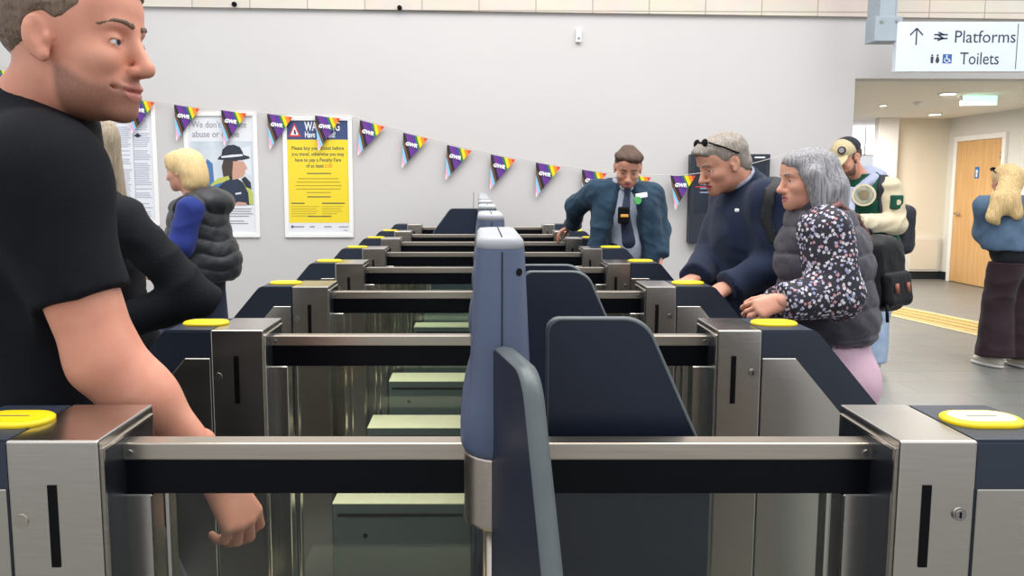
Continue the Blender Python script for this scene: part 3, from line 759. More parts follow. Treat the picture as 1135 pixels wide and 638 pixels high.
class Solid:
    def __init__(s, h, lo=None, hi=None): s.h = h; s.ops = []; s.b = (lo, hi)
    def add(s, p, k=.02): s.ops.append(('u', p, k)); return s
    def sub(s, p, k=.01): s.ops.append(('s', p, k)); return s
    def cut(s, pt, n, k=0): s.ops.append(('c', (V3(pt), unit(n)), k)); return s
    def meet(s, prims): s.ops.append(('i', prims, 0)); return s
    def mesh(s):
        h = s.h; ps = [p for (t, p, k) in s.ops if t == 'u']
        lo = np.min([p.lo for p in ps], 0)-3*h; hi = np.max([p.hi for p in ps], 0)+3*h
        if s.b[0] is not None: lo, hi = np.array(s.b[0]), np.array(s.b[1])
        n = np.ceil((hi-lo)/h).astype(int)+1
        ax = [lo[i]+h*np.arange(n[i]) for i in range(3)]
        D = np.full(n, 1e3, dtype=np.float32)
        for (t, p, k) in s.ops:
            if t == 'o': D = D-p; continue
            if t == 'i':
                P = np.stack(np.meshgrid(*ax, indexing='ij'), -1); D = np.maximum(D, np.min([q.f(P) for q in p], 0)).astype(np.float32); continue
            if t == 'c':
                pt, nn = p
                pl = (ax[0]-pt[0])[:, None, None]*nn[0]+(ax[1]-pt[1])[None, :, None]*nn[1]+(ax[2]-pt[2])[None, None, :]*nn[2]
                if k:
                    H = np.maximum(k-np.abs(D-pl), 0)/k; D = (np.maximum(D, pl)+H*H*k/4).astype(np.float32)
                else: D = np.maximum(D, pl.astype(np.float32))
                continue
            m = k+2.5*h
            i0 = np.maximum(np.floor((p.lo-m-lo)/h).astype(int), 0); i1 = np.minimum(np.ceil((p.hi+m-lo)/h).astype(int)+1, n)
            if np.any(i1 <= i0): continue
            sl = tuple(slice(i0[i], i1[i]) for i in range(3))
            P = np.stack(np.meshgrid(*[ax[i][sl[i]] for i in range(3)], indexing='ij'), -1)
            d = p.f(P); o = D[sl]
            if t == 'u':
                H = np.maximum(k-np.abs(o-d), 0)/k if k else 0; D[sl] = np.minimum(o, d)-H*H*k/4
            else:
                d = -d; H = np.maximum(k-np.abs(o-d), 0)/k if k else 0; D[sl] = np.maximum(o, d)+H*H*k/4
        return surface_net(D, lo, h)

def surface_net(D, lo, h):
    ins = D < 0; n = np.array(D.shape)-1
    cnt = np.zeros(n, np.int8)
    C = [(i, j, k) for i in (0, 1) for j in (0, 1) for k in (0, 1)]
    sl = lambda o: tuple(slice(o[a], o[a]+n[a]) for a in range(3))
    for c in C: cnt += ins[sl(c)]
    act = (cnt > 0) & (cnt < 8); idx = np.argwhere(act)
    if len(idx) == 0: return np.zeros((0, 3)), np.zeros((0, 4), int)
    acc = np.zeros((len(idx), 3)); num = np.zeros(len(idx))
    val = {c: D[idx[:, 0]+c[0], idx[:, 1]+c[1], idx[:, 2]+c[2]].astype(np.float64) for c in C}
    for a in C:
        for x in range(3):
            if a[x] == 0:
                b = tuple(a[i]+(1 if i == x else 0) for i in range(3)); va, vb = val[a], val[b]
                m = (va < 0) != (vb < 0); t = np.where(m, va/np.where(m, va-vb, 1), 0); t = np.clip(t, 0, 1)
                p = np.array(a, float)[None, :]+np.zeros((len(idx), 3)); p[:, x] += t
                acc += p*m[:, None]; num += m
    V = lo+h*(idx+acc/num[:, None])
    vid = np.full(n, -1, np.int64); vid[idx[:, 0], idx[:, 1], idx[:, 2]] = np.arange(len(idx))
    Q = []
    for x in range(3):
        y, z = (x+1) % 3, (x+2) % 3
        s0 = [slice(None)]*3; s1 = [slice(None)]*3; s0[x] = slice(0, -1); s1[x] = slice(1, None)
        e = ins[tuple(s0)] != ins[tuple(s1)]; E = np.argwhere(e)
        ok = (E[:, y] > 0) & (E[:, z] > 0) & (E[:, y] < n[y]) & (E[:, z] < n[z]); E = E[ok]
        def g(dy, dz):
            q = E.copy(); q[:, y] -= dy; q[:, z] -= dz; return vid[q[:, 0], q[:, 1], q[:, 2]]
        q = np.stack([g(1, 1), g(0, 1), g(0, 0), g(1, 0)], 1)
        f = ins[E[:, 0], E[:, 1], E[:, 2]]
        q[~f] = q[~f][:, ::-1]; Q.append(q)
    Q = np.concatenate(Q); Q = Q[(Q >= 0).all(1)]
    return V, Q
def vnormals(V, Q):
    N = np.zeros_like(V); a, b, c, d = (V[Q[:, i]] for i in range(4)); fn = np.cross(c-a, d-b)
    for i in range(4): np.add.at(N, Q[:, i], fn)
    return N/np.maximum(np.linalg.norm(N, axis=1, keepdims=True), 1e-12)
def relax(V, Q, it=1, w=.5):
    E = np.concatenate([Q[:, [0, 1]], Q[:, [1, 2]], Q[:, [2, 3]], Q[:, [3, 0]]])
    for _ in range(it):
        S_ = np.zeros_like(V); n = np.zeros(len(V)); np.add.at(S_, E[:, 0], V[E[:, 1]]); np.add.at(n, E[:, 0], 1); np.add.at(S_, E[:, 1], V[E[:, 0]]); np.add.at(n, E[:, 1], 1)
        V = V*(1-w)+w*S_/np.maximum(n, 1)[:, None]
    return V
def wob(V, sc, seed):
    r = np.random.RandomState(seed); o = np.zeros(len(V))
    for q in range(6):
        k = r.normal(size=3); k = k/np.linalg.norm(k)*sc*(.6+.35*q); k2 = r.normal(size=3)*sc*.5
        o += np.sin(V @ k+r.rand()*6+1.3*np.sin(V @ k2+r.rand()*6))/(1+.5*q)
    return o/2.6
def folds(amp, sc=28, seed=1, ridge=True):
    def f(V, N):
        w = wob(V, sc, seed)
        if ridge: w = 1-2*np.abs(w)
        return V+N*(amp*w)[:, None]
    return f
def mesh_from(name, V, Q, root, mats, matfn=None):
    me = bpy.data.meshes.new(name); base = V3(root.location) if root is not None else np.zeros(3)
    W = V-base
    me.vertices.add(len(W)); me.vertices.foreach_set('co', W.astype(np.float32).ravel())
    me.loops.add(len(Q)*4); me.loops.foreach_set('vertex_index', Q.astype(np.int32).ravel())
    me.polygons.add(len(Q)); me.polygons.foreach_set('loop_start', np.arange(0, len(Q)*4, 4, dtype=np.int32))
    me.polygons.foreach_set('use_smooth', np.ones(len(Q), bool))
    for m in mats: me.materials.append(m)
    if matfn is not None:
        me.polygons.foreach_set('material_index', np.asarray(matfn(V[Q].mean(1)), dtype=np.int32))
    me.update(calc_edges=True); me.validate(); return me
def solid_part(name, solids, mats, root, parent=None, post=(), matfn=None, smooth=1, **kw):
    "solids are meshed and kept as one mesh object under parent"
    VV, QQ, n = [], [], 0
    for s in (solids if isinstance(solids, (list, tuple)) else [solids]):
        V, Q = s.mesh()
        if smooth: V = relax(V, Q, smooth, .5)
        for f in post: V = f(V, vnormals(V, Q))
        VV.append(V); QQ.append(Q+n); n += len(V)
    V, Q = np.concatenate(VV), np.concatenate(QQ)
    mats = mats if isinstance(mats, (list, tuple)) else [mats]
    me = mesh_from(name, V, Q, root, mats, matfn)
    o = bpy.data.objects.new(name, me); COL.objects.link(o); o.parent = parent if parent is not None else root
    return tag(o, **kw)

# ------------------------------------------------------------------ anatomy
class Fr:
    "a frame: f forward, l left, u up; lengths scaled by s"
    def __init__(s, c, f, u=(0, 0, 1), sc=1):
        s.c = V3(c); s.f = unit(f); u = V3(u); s.l = unit(np.cross(u, s.f)); s.u = np.cross(s.f, s.l); s.s = sc
        s.R = np.stack([s.f, s.l, s.u], 1)
    def p(s, x, y, z): return s.c+s.R @ (np.array((x, y, z))*s.s)
    def ell(s, c, r, ry=0, rz=0, rx=0):
        A = np.array(Matrix.Rotation(rz, 3, 'Z') @ Matrix.Rotation(ry, 3, 'Y') @ Matrix.Rotation(rx, 3, 'X'))
        return ELL(s.p(*c), np.array(r)*s.s, s.R @ A)
    def cone(s, a, b, ra, rb, **k): return CONE(s.p(*a), s.p(*b), ra*s.s, rb*s.s, **k)
    def box(s, c, r, rad=.01): return RBOX(s.p(*c), np.array(r)*s.s, s.R, rad*s.s)
    def loc(s, P): return ((P-s.c) @ s.R)/s.s
def yawpitch(yaw, pitch=0, roll=0):
    "forward and up: yaw in degrees from +x anticlockwise, pitch>0 looks down, roll>0 tips to the left"
    y, p, r = map(math.radians, (yaw, pitch, roll))
    f = np.array((math.cos(y)*math.cos(p), math.sin(y)*math.cos(p), -math.sin(p)))
    u = np.array((math.cos(y)*math.sin(p), math.sin(y)*math.sin(p), math.cos(p))); l = np.cross(u, f)
    return f, u*math.cos(r)+l*math.sin(r)

def head_solid(H, h, female=False, nose=1.0, smile=0, lids=.5):
    S = Solid(h)
    S.add(H.ell((-.014, 0, .034), (.100, .075, .083)), 0)
    S.add(H.ell((.032, 0, -.015), (.058, .062, .088)), .03)
    S.add(H.ell((.030, 0, -.072), (.056, .050 if female else .055, .042)), .03)
    S.add(H.ell((.077, 0, -.101), (.018, .022 if female else .026, .016)), .022)
    S.add(H.ell((.060, 0, .055), (.034, .058, .045)), .03)
    S.add(H.ell((.079, 0, .0235), (.016, .048, .011 if female else .013)), .014)
    for y in (-1, 1): S.add(H.ell((.058, y*.040, -.026), (.028, .022, .022)), .02)
    S.add(H.ell((.075, 0, -.069), (.022, .030, .026)), .02)
    for y in (-1, 1):
        S.sub(H.ell((.097, y*.0335, .003), (.016, .018, .0115)), .012)
        S.add(H.ell((.0745, y*.0325, .001), (.0160, .0165, .0130)), .005)
        S.sub(H.ell((.0755, y*.0325, -.0012), (.0190, .0140, .0036*lids*2)), .002)
    S.add(H.cone((.088, 0, .014), (.111*nose, 0, -.033), .0085, .0120), .014)
    S.add(H.ell((.111*nose, 0, -.0375), (.0120, .0112, .0100)), .010)
    for y in (-1, 1): S.add(H.ell((.099, y*.0125, -.0405), (.0115, .0075, .0080)), .006)
    S.add(H.ell((.0915, 0, -.0640), (.0085, .022+.005*smile, .0056)), .006)
    S.add(H.ell((.0905, 0, -.0750), (.0085, .019+.004*smile, .0064)), .006)
    S.sub(H.ell((.097, 0, -.0695), (.009, .026+.005*smile, .0016)), .004)
    if smile:
        for y in (-1, 1): S.sub(H.ell((.077, y*.031, -.0665), (.010, .005, .0020), rx=y*.5), .006)
    for y in (-1, 1):
        S.add(H.ell((-.010, y*.0775, -.004), (.0195, .0085, .0325), ry=-.18, rz=-y*.30), .008)
        S.sub(H.ell((-.003, y*.0865, .002), (.0100, .0075, .0200), ry=-.18), .004)
        S.sub(H.ell((-.010, y*.0900, .020), (.0110, .0075, .0070), ry=-.18), .003)
        S.add(H.ell((.001, y*.0785, -.030), (.009, .006, .010)), .006)
        S.add(H.ell((.006, y*.0765, -.006), (.005, .006, .009)), .004)
    return S
def eyes(H, root, parent, iris):
    for y in (-1, 1):
        b = MB(); c = H.p(.0770, y*.0325, .0000)-V3(root.location); r = .0116*H.s
        ms = bmesh.new(); bmesh.ops.create_uvsphere(ms, u_segments=24, v_segments=16, radius=r)
        # poles point forward so the iris is a ring of faces
        Mx = Matrix(np.column_stack([H.l, H.u, H.f]).tolist()).to_4x4()
        for f in ms.faces:
            f.smooth = True; z = f.calc_center_median().z/r; f.material_index = 2 if z > .93 else (1 if z > .78 else 0)
        Mx = Matrix.Translation(Vector(c)) @ Mx
        bmesh.ops.transform(ms, matrix=Mx, verts=ms.verts); me = bpy.data.meshes.new('eye'); ms.to_mesh(me); ms.free()
        link('eye', me, [M['eyewhite'], iris, M['pupil']], parent)
def brows(H, root, parent, m, th=.0042, female=False):
    "eyebrows and lash lines: slivers of the head's own surface, raised a little and kept along a path"
    for y in (-1, 1):
        for nm, P, r, up, mm in (('eyebrow', [(.10, y*.013, .0255), (.096, y*.028, .0290), (.086, y*.044, .029), (.070, y*.055, .0215)], th, .0022, m),
                                 ('eyelashes', [(.096, y*.0190, .0022), (.096, y*.0270, .0062), (.092, y*.0385, .0060), (.083, y*.0480, .0010)], .0016, .0014, M['lash'])):
            Q = np.array([H.p(*q) for q in P]+[H.p(q[0]-.03, q[1], q[2]) for q in P])
            S = head_solid(H, .0022 if nm == 'eyebrow' else .0018, female); S.b = (Q.min(0)-.012, Q.max(0)+.012); S.ops.append(('o', up*H.s, 0))
            ax = H.f
            S.meet([CONE(H.p(*P[i]), H.p(*P[i+1]), r*H.s*(1.0-.2*i), r*H.s*(.8-.2*i), 6, ax) for i in range(3)])
            S.cut(H.p(.055, 0, 0), -H.f)
            solid_part(nm, S, mm, root, parent, smooth=0)

def hand_solid(w, d, n, side, h, sc=1.0, curl=(25, 30, 25), spread=6, thumb=35):
    """w wrist point, d direction to the fingers, n the way the palm faces, side +1 when the thumb lies along d x n"""
    d, n = unit(d), V3(n); n = unit(n-d*(n @ d)); t = np.cross(d, n)*side; S = Solid(h); w = V3(w)
    P = lambda x, y, z: w+sc*(d*x+t*y+n*z)     # x along, y to thumb, z out of palm
    S.add(CONE(P(-.05, 0, 0), P(.012, 0, 0), .027*sc, .024*sc, .72, n), 0)
    for y, l in ((.027, .086), (.009, .090), (-.009, .086), (-.025, .078)):
        S.add(CONE(P(.01, y*.6, 0), P(l, y, -.002), .0155*sc, .0125*sc, .85, n), .012)
    for i, (y, x0, L, r) in enumerate(((.029, .088, .072, .0092), (.0095, .092, .080, .0095), (-.0095, .088, .074, .0092), (-.027, .079, .058, .0082))):
        a = 0; sp = math.radians(spread*(1.5-i)); p = P(x0, y, -.002); rr = r*sc
        for j, (fr, cu) in enumerate(zip((.45, .31, .24), curl)):
            a += math.radians(cu*(1+.12*i)); v = (d*math.cos(sp)+t*math.sin(sp))*math.cos(a)+n*math.sin(a)
            q = p+v*L*fr*sc; S.add(CONE(p, q, rr, rr*.90), .003); rr *= .90; p = q
    # thumb from the side of the palm near its base
    a = math.radians(thumb); v1 = d*math.cos(a)+t*math.sin(a)*.85+n*.35; p0 = P(.022, .022, .004); p1 = p0+unit(v1)*.042*sc
    v2 = d*math.cos(a*.55)+t*math.sin(a*.4)+n*.35; p2 = p1+unit(v2)*.033*sc; v3 = d*math.cos(a*.3)+t*math.sin(a*.1)+n*.45; p3 = p2+unit(v3)*.026*sc
    S.add(CONE(p0, p1, .0150*sc, .0115*sc), .012); S.add(CONE(p1, p2, .0112*sc, .0100*sc), .004); S.add(CONE(p2, p3, .0100*sc, .0078*sc), .003)
    return S

class Person:
    def __init__(s, label, base, face, sk, group=None):
        "face: heading of the trunk in degrees; base: point on the floor"
        s.root = empty('person', base, label=label, cat='person'); s.F = Fr((0, 0, 0), *yawpitch(face)); s.sk = sk
        s.body = []; s.J = {}
    def joints(s, **k):
        for a, b in k.items(): s.J[a] = V3(b)
    def trunk(s, S, g=0, w=1.0, d=1.0, neck=True, belly=0, low=True, up=None):
        "chest, waist, pelvis and shoulders, grown by g"
        J, F = s.J, s.F
        P, C, N = J['pelvis'], J['chest'], J['neck']; u = unit(C-P); l = unit(J['sl']-J['sr']); f = np.cross(l, u); f = unit(f); R = np.stack([f, l, u], 1)
        lp = unit(J['hl']-J['hr']); fp = unit(np.cross(lp, (0, 0, 1))); Rp = np.stack([fp, lp, np.array((0, 0, 1.))], 1)
        S.add(ELL(C, (.112*d+g, .160*w+g, .165+g), R), 0)
        W = P+(C-P)*.45
        S.add(ELL(W, ((.100+belly)*d+g, .138*w+g, .16+g), R), .06)
        if belly: S.add(ELL(W+f*belly*.8-u*.04, (.085*d+g, .12*w+g, .12+g), R), .06)
        if low: S.add(ELL(P, (.112*d+g, .160*w+g, .12+g), Rp), .06)
        for a in ('sl', 'sr'):
            S.add(CONE(J[a]*.80+N*.20-u*.012, N*.7+C*.3, .052+g, .060+g), .05)
        if neck: S.add(CONE(N-u*.05, N+u*.01, .075+g, .06+g), .04)
        return S
    def arm(s, S, side, r=(.056, .047, .044, .030), g=0, upto='w', k=.03, fl=None):
        J = s.J; a, e, w = J['s'+side], J['e'+side], J['w'+side]
        if upto == 'w':
            S.add(CONE(a, e, r[0]+g, r[1]+g), .04); S.add(CONE(e, w, r[2]+g, r[3]+g, capb=True), k)
        elif upto == 'wr':
            S.add(CONE(a, e, r[0]+g, r[1]+g), .04); S.add(CONE(e, w, r[2]+g, r[3]+g), k)
        else:
            S.add(CONE(a, a+(e-a)*upto, r[0]+g, r[0]+(r[1]-r[0])*upto+g, capb=True), max(k, .04))
        return S
    def legs(s, S, g=0, r=(.085, .058, .054, .040), upto=1, cap=True):
        J = s.J
        for a in 'lr':
            S.add(CONE(J['h'+a], J['k'+a], r[0]+g, r[1]+g), .04)
            S.add(CONE(J['k'+a], J['k'+a]+(J['a'+a]-J['k'+a])*upto, r[2]+g, r[3]+g, capb=cap), .03)
        return S
    def stand(s, P, face, spread=.09, step=(0, 0), knee=.5, h=None, ankle=.075):
        "legs under a pelvis point: joints for hips, knees and ankles"
        F = Fr(P, *yawpitch(face)); s.J['pelvis'] = V3(P)
        for a, y, st in (('l', 1, step[0]), ('r', -1, step[1])):
            hp = F.p(0, y*.085, -.03); an = V3((F.p(st, y*spread, 0)[0], F.p(st, y*spread, 0)[1], ankle))
            kn = (hp+an)/2+F.f*.03+F.f*max(0, st)*.12; s.J['h'+a], s.J['k'+a], s.J['a'+a] = hp, kn, an
        s.LF = F
    def shoes(s, m, sole, face=None, size=1.0, toes=None):
        for a in 'lr':
            f = yawpitch(face if face is not None else math.degrees(math.atan2(s.LF.f[1], s.LF.f[0])))[0]; A = s.J['a'+a]; F = Fr((A[0], A[1], 0), f, sc=size)
            S = Solid(.006); S.add(F.ell((.055, 0, .040), (.125, .043, .034)), 0).add(F.ell((-.01, 0, .06), (.055, .038, .045)), .03).cut(F.p(0, 0, .014), (0, 0, -1))
            o = solid_part('shoe', S, m, s.root)
            S = Solid(.006); S.add(F.ell((.055, 0, .012), (.132, .047, .030)), 0).cut(F.p(0, 0, .024), (0, 0, 1)).cut(F.p(0, 0, .001), (0, 0, -1))
            solid_part('sole', S, sole, s.root, o)
    def finish(s, fine, neckr=.055, lips=None, stub=None, skin=None, core=True):
        "the body: core, fine head and hands kept as one mesh"
        c = Solid(.011)
        if core:
            s.trunk(c, -.022); s.arm(c, 'l', g=-.016, upto='wr'); s.arm(c, 'r', g=-.016, upto='wr'); s.legs(c, -.02, cap=False)
        H = s.H
        def mf(P):
            q = H.loc(P); m = np.zeros(len(P), int)
            if lips is not None:
                k = (((q[:, 0]-.098)/.018)**2+(q[:, 1]/.026)**2+((q[:, 2]+.0695)/.0135)**2) < 1; m[k] = 1
            return m
        b = solid_part('body', ([c] if core else [])+fine, [s.sk, lips or s.sk], s.root, matfn=mf)
        if stub is not None:                 # beard growth: a soft-edged attribute the skin material mixes in
            co = np.zeros(len(b.data.vertices)*3, np.float32); b.data.vertices.foreach_get('co', co); q = H.loc(co.reshape(-1, 3)+V3(s.root.location))
            ss = lambda x: (lambda t: t*t*(3-2*t))(np.clip(x, 0, 1))
            line = np.where(q[:, 0] > .055, -.052, -.052+.55*(.055-q[:, 0]))   # rises towards the ear
            a = ss((line-q[:, 2])/.020)*ss((q[:, 0]+.004)/.014)*ss((q[:, 2]+.135+.25*q[:, 0])/.03)*(np.abs(q[:, 1]) < .09)
            mo = ss(1.2-np.abs(q[:, 2]+.056)/.008)*ss((q[:, 0]-.075)/.01)*ss((.030-np.abs(q[:, 1]))/.008); a = np.maximum(a, mo*.8)
            at_ = b.data.attributes.new('beard', 'FLOAT', 'POINT'); at_.data.foreach_set('value', a.astype(np.float32))
            m = s.sk.copy(); m.name = s.sk.name+'_bearded'; nt = m.node_tree; N, L = nt.nodes, nt.links; bs = N['Principled BSDF']
            src = bs.inputs['Base Color'].links[0].from_socket; an = N.new('ShaderNodeAttribute'); an.attribute_name = 'beard'
            nz = N.new('ShaderNodeTexNoise'); nz.inputs['Scale'].default_value = 420; mr = N.new('ShaderNodeMapRange'); mr.inputs['To Min'].default_value = .55; mr.inputs['To Max'].default_value = 1.15
            L.new(nz.outputs['Fac'], mr.inputs[0]); mu = N.new('ShaderNodeMath'); mu.operation = 'MULTIPLY'; mu.use_clamp = True; L.new(an.outputs['Fac'], mu.inputs[0]); L.new(mr.outputs[0], mu.inputs[1])
            mx = N.new('ShaderNodeMix'); mx.data_type = 'RGBA'; L.new(mu.outputs[0], mx.inputs[0]); L.new(src, mx.inputs[6]); mx.inputs[7].default_value = (*stub, 1); L.new(mx.outputs[2], bs.inputs['Base Color'])
            b.data.materials[0] = m
        return b

def skin(name, c, c2): 
    return mat(name, c, .5, c2=c2, nscale=14, sss=.15, bump=.05, bscale=160)
M['lash'] = mat('lash_dark', '2a1f1b', .6, noise=.05); M['eyewhite'] = mat('eye_white', 'e8e2dc', .25, noise=.02); M['pupil'] = mat('pupil', '15110f', .2, noise=.02)
M['iris'] = mat('iris_blue', '6d8496', .25, noise=.1); M['irisb'] = mat('iris_brown', '5b4331', .25, noise=.1)
def cloth(name, c, c2=None, rough=.85, bump=.25, bscale=420, sheen=.1, **k):
    return mat(name, c, rough, c2=c2, noise=0 if c2 else .08, nscale=k.pop('nscale', 9), bump=bump, bscale=bscale, sheen=sheen, spec=.25, **k)
def hairmat(name, c, c2, stretch=(60, 60, 6), rough=.45):
    return mat(name, c, rough, c2=c2, nscale=3, stretch=stretch, bump=.5, bscale=6)
# ------------------------------------------------------------------ foreground man in the black T-shirt
SK1 = skin('skin_pink', 'dc9c82', 'cf8a72'); ST1 = mat('skin_stubble', 'a97562', .6, c2='8f6252', nscale=60); LP1 = mat('lips_pink', 'c47f72', .4, noise=.05)
HB = hairmat('hair_brown', '5d4a3b', '7b6552')
def fold_dir(amp, sc, seed, zf=1.0):
    def f(V, N):
        W = V*np.array((1, 1, zf)); w = 1-2*np.abs(wob(W, sc, seed)); return V+N*(amp*w)[:, None]
    return f
def foreground_man():
    p = Person('large man in black T-shirt striding past behind the nearest gate', (-.78, 1.43, 0), 0, SK1)
    p.stand((-.80, 1.43, .98), 0, step=(-.22, .30), spread=.10)
    H = p.H = Fr(at(84, 48, 1.36), *yawpitch(-5, 3, 0), sc=1.13)
    p.joints(neck=at(36, 138, 1.40), chest=at(20, 262, 1.43), sr=at(42, 196, 1.26), sl=at(30, 205, 1.62), er=at(116, 398, 1.25), wr=at(237, 522, 1.275), el=at(-60, 420, 1.66), wl=at(-150, 520, 1.62))
    S = head_solid(H, .0034, smile=1.2, nose=1.01)
    S.add(CONE(H.p(-.028, 0, -.050), p.J['neck'], .067, .082), .03)
    S.add(CONE(p.J['neck'], p.J['neck']+V3((-.02, .02, -.10)), .075, .08), .03)
    A = Solid(.0035); e, w = p.J['er'], p.J['wr']; s_ = p.J['sr']
    A.add(CONE(s_+(e-s_)*.2, e, .066, .055), 0); A.add(CONE(e, e+(w-e)*.35, .054, .053), .03); A.add(CONE(e+(w-e)*.3, w, .053, .031, .85, (0, 1, 0)), .03)
    hd = hand_solid(w+(w-e)*.02, unit(w-e)*.8+V3((.05, 0, -.6)), (-.6, .45, -.35), 1, .0028, 1.12, curl=(32, 38, 28), thumb=30)
    hl = hand_solid(p.J['wl'], (-.6, 0, -.8), (1, 0, -.3), -1, .004, 1.0)
    b = p.finish([S, A, hd, hl], lips=LP1, stub=lin('8d6250'))
    # hair: short, clipped at the sides
    S = Solid(.0034); S.add(H.ell((-.018, 0, .038), (.104, .0795, .088)), 0).add(H.ell((.055, 0, .075), (.042, .058, .038)), .03)
    S.cut(H.p(.0, 0, .012), H.R @ np.array((.50, 0, -.86)), .01).sub(H.ell((.110, 0, .028), (.055, .09, .047)), .012)
    for y in (-1, 1): S.sub(H.ell((-.006, y*.085, -.005), (.026, .03, .040)), .006)
    solid_part('hair', S, HB, p.root, post=[folds(.0016, 160, 4)])
    brows(H, p.root, p.root, HB); eyes(H, p.root, p.root, M['iris'])
    T = Solid(.0065); p.trunk(T, .016, w=1.12, d=1.05, neck=True, belly=.02); T.add(CONE(p.J['neck']-V3((.02, 0, .03)), p.J['sr']+V3((0, .03, -.01)), .085, .082), .06); p.arm(T, 'r', r=(.072, .064, 0, 0), g=.008, upto=.66, k=.09); p.arm(T, 'l', r=(.070, .060, 0, 0), g=.008, upto=.62)
    T.add(CONE(at(40, 165, 1.40), at(62, 116, 1.385), .105, .072), .03); T.cut(at(62, 116, 1.385), (.43, 0, .9), .006)
    T.cut((0, 0, .90), (0, 0, -1))
    TS = cloth('tshirt_black', '0d0f15', '12141b', nscale=20, sheen=0)
    solid_part('tshirt', T, TS, p.root, post=[folds(.004, 15, 3)])
    L = Solid(.009); p.trunk(L, .008, w=1.1, d=1.2, neck=False); p.legs(L, .03, r=(.09, .07, .065, .06)); L.cut((0, 0, .98), (0, 0, 1))
    solid_part('trousers', L, cloth('chino_dark', '2a2b2e', '222326'), p.root, post=[folds(.005, 20, 5)])
    p.shoes(M['slot'], M['white'])
    return p
foreground_man()
# ------------------------------------------------------------------ the other people
SK2 = skin('skin_tan', 'd69d83', 'c98b73'); SK3 = skin('skin_fair', 'dba58c', 'cf9279'); LP2 = mat('lips_rose', 'b8696a', .4, noise=.05)
SHOEW = mat('shoe_cream', 'd9d2c2', .6, noise=.06); SHOEB = mat('shoe_black', '1d1d20', .5, noise=.1)
HG = hairmat('hair_grey', '8a8580', 'b9b2aa'); HBL = hairmat('hair_blond', 'd9b478', 'e9cf9c'); HLB = hairmat('hair_light_brown', '8f7d68', 'b5a68e'); HDB = hairmat('hair_dark_brown', '3f2c22', '5e4333')
HSG = hairmat('hair_silver', '626166', 'b3b0b1', stretch=(60, 60, 4))

def quilt(amp, pitch, seed=2, wav=.012):
    def f(V, N):
        z = V[:, 2]+wav*np.sin(V[:, 0]*22+V[:, 1]*17+seed)
        t = np.abs(np.sin(z*PI/pitch)); return V+N*(amp*(np.sqrt(t)-.6)+amp*.35*wob(V, 60, seed))[:, None]
    return f
def strands(amp, sc, seed, zf=.12):
    def f(V, N):
        W = V*np.array((1, 1, zf)); return V+N*(amp*wob(W, sc, seed))[:, None]
    return f
def torso_len(p): return p.J['neck'][2]-p.J['pelvis'][2]

# --- woman in black behind the foreground man
def dark_woman():
    Y = 2.22
    p = Person('long-haired woman in black jacket, mostly hidden behind the black T-shirt man', (-1.10, Y+.02, 0), 180, SK3)
    p.stand((-1.10, Y+.02, .93), 180, step=(.12, -.12))
    H = p.H = Fr(at(80, 160, Y-.02), *yawpitch(175, 6), sc=.95)
    p.joints(neck=at(88, 205, Y), chest=at(98, 285, Y), sr=at(62, 240, Y-.19), sl=at(140, 240, Y+.10), er=at(60, 340, Y-.16), wr=at(120, 358, Y-.26), el=at(228, 333, Y+.02), wl=at(150, 356, Y-.16))
    p.joints(sl=at(136, 246, Y-.16), sr=at(96, 240, Y+.16), el=at(220, 330, Y-.16), wl=at(112, 362, Y-.20), er=at(120, 330, Y+.2), wr=at(60, 350, Y+.1))
    S = head_solid(H, .0035, female=True); S.add(CONE(H.p(-.03, 0, -.06), p.J['neck'], .05, .055), .03)
    hl = hand_solid(p.J['wl'], (-.9, -.1, -.1), (0, .3, -1), -1, .003, .9); hr = hand_solid(p.J['wr'], (-.8, -.1, -.1), (0, 0, -1), 1, .003, .9)
    p.finish([S, hl, hr], lips=LP2)
    S = Solid(.005); S.add(H.ell((-.016, 0, .03), (.108, .085, .092)), 0)
    S.add(CONE(H.p(-.05, -.05, 0), H.p(-.06, -.07, -.26), .05, .03), .03).add(CONE(H.p(-.05, .05, 0), at(116, 224, Y-.10), .05, .030), .03).add(CONE(H.p(-.07, 0, 0), at(120, 215, Y), .065, .04), .04)
    S.sub(H.ell((.095, 0, -.03), (.075, .062, .12)), .015)
    solid_part('hair', S, HLB, p.root, post=[strands(.004, 90, 3)]); brows(H, p.root, p.root, HLB); eyes(H, p.root, p.root, M['irisb'])
    JK = cloth('jacket_black', '0e0f14', '14161b', nscale=14, bscale=200, sheen=0)
    T = Solid(.007); p.trunk(T, .02, neck=True); p.arm(T, 'l', r=(.050, .045, .044, .040), g=.006); p.arm(T, 'r', r=(.066, .064, .062, .044), g=.008)
    T.cut(p.J['neck']+V3((0, 0, .02)), (0, 0, 1)).cut((0, 0, .80), (0, 0, -1))
    solid_part('jacket', T, JK, p.root, post=[folds(.006, 22, 8)])
    L = Solid(.010); p.trunk(L, .008, neck=False); p.legs(L, .015); L.cut((0, 0, .92), (0, 0, 1))
    solid_part('trousers', L, cloth('trousers_charcoal', '2c2d33', '35363d'), p.root); p.shoes(SHOEB, SHOEB)
dark_woman()

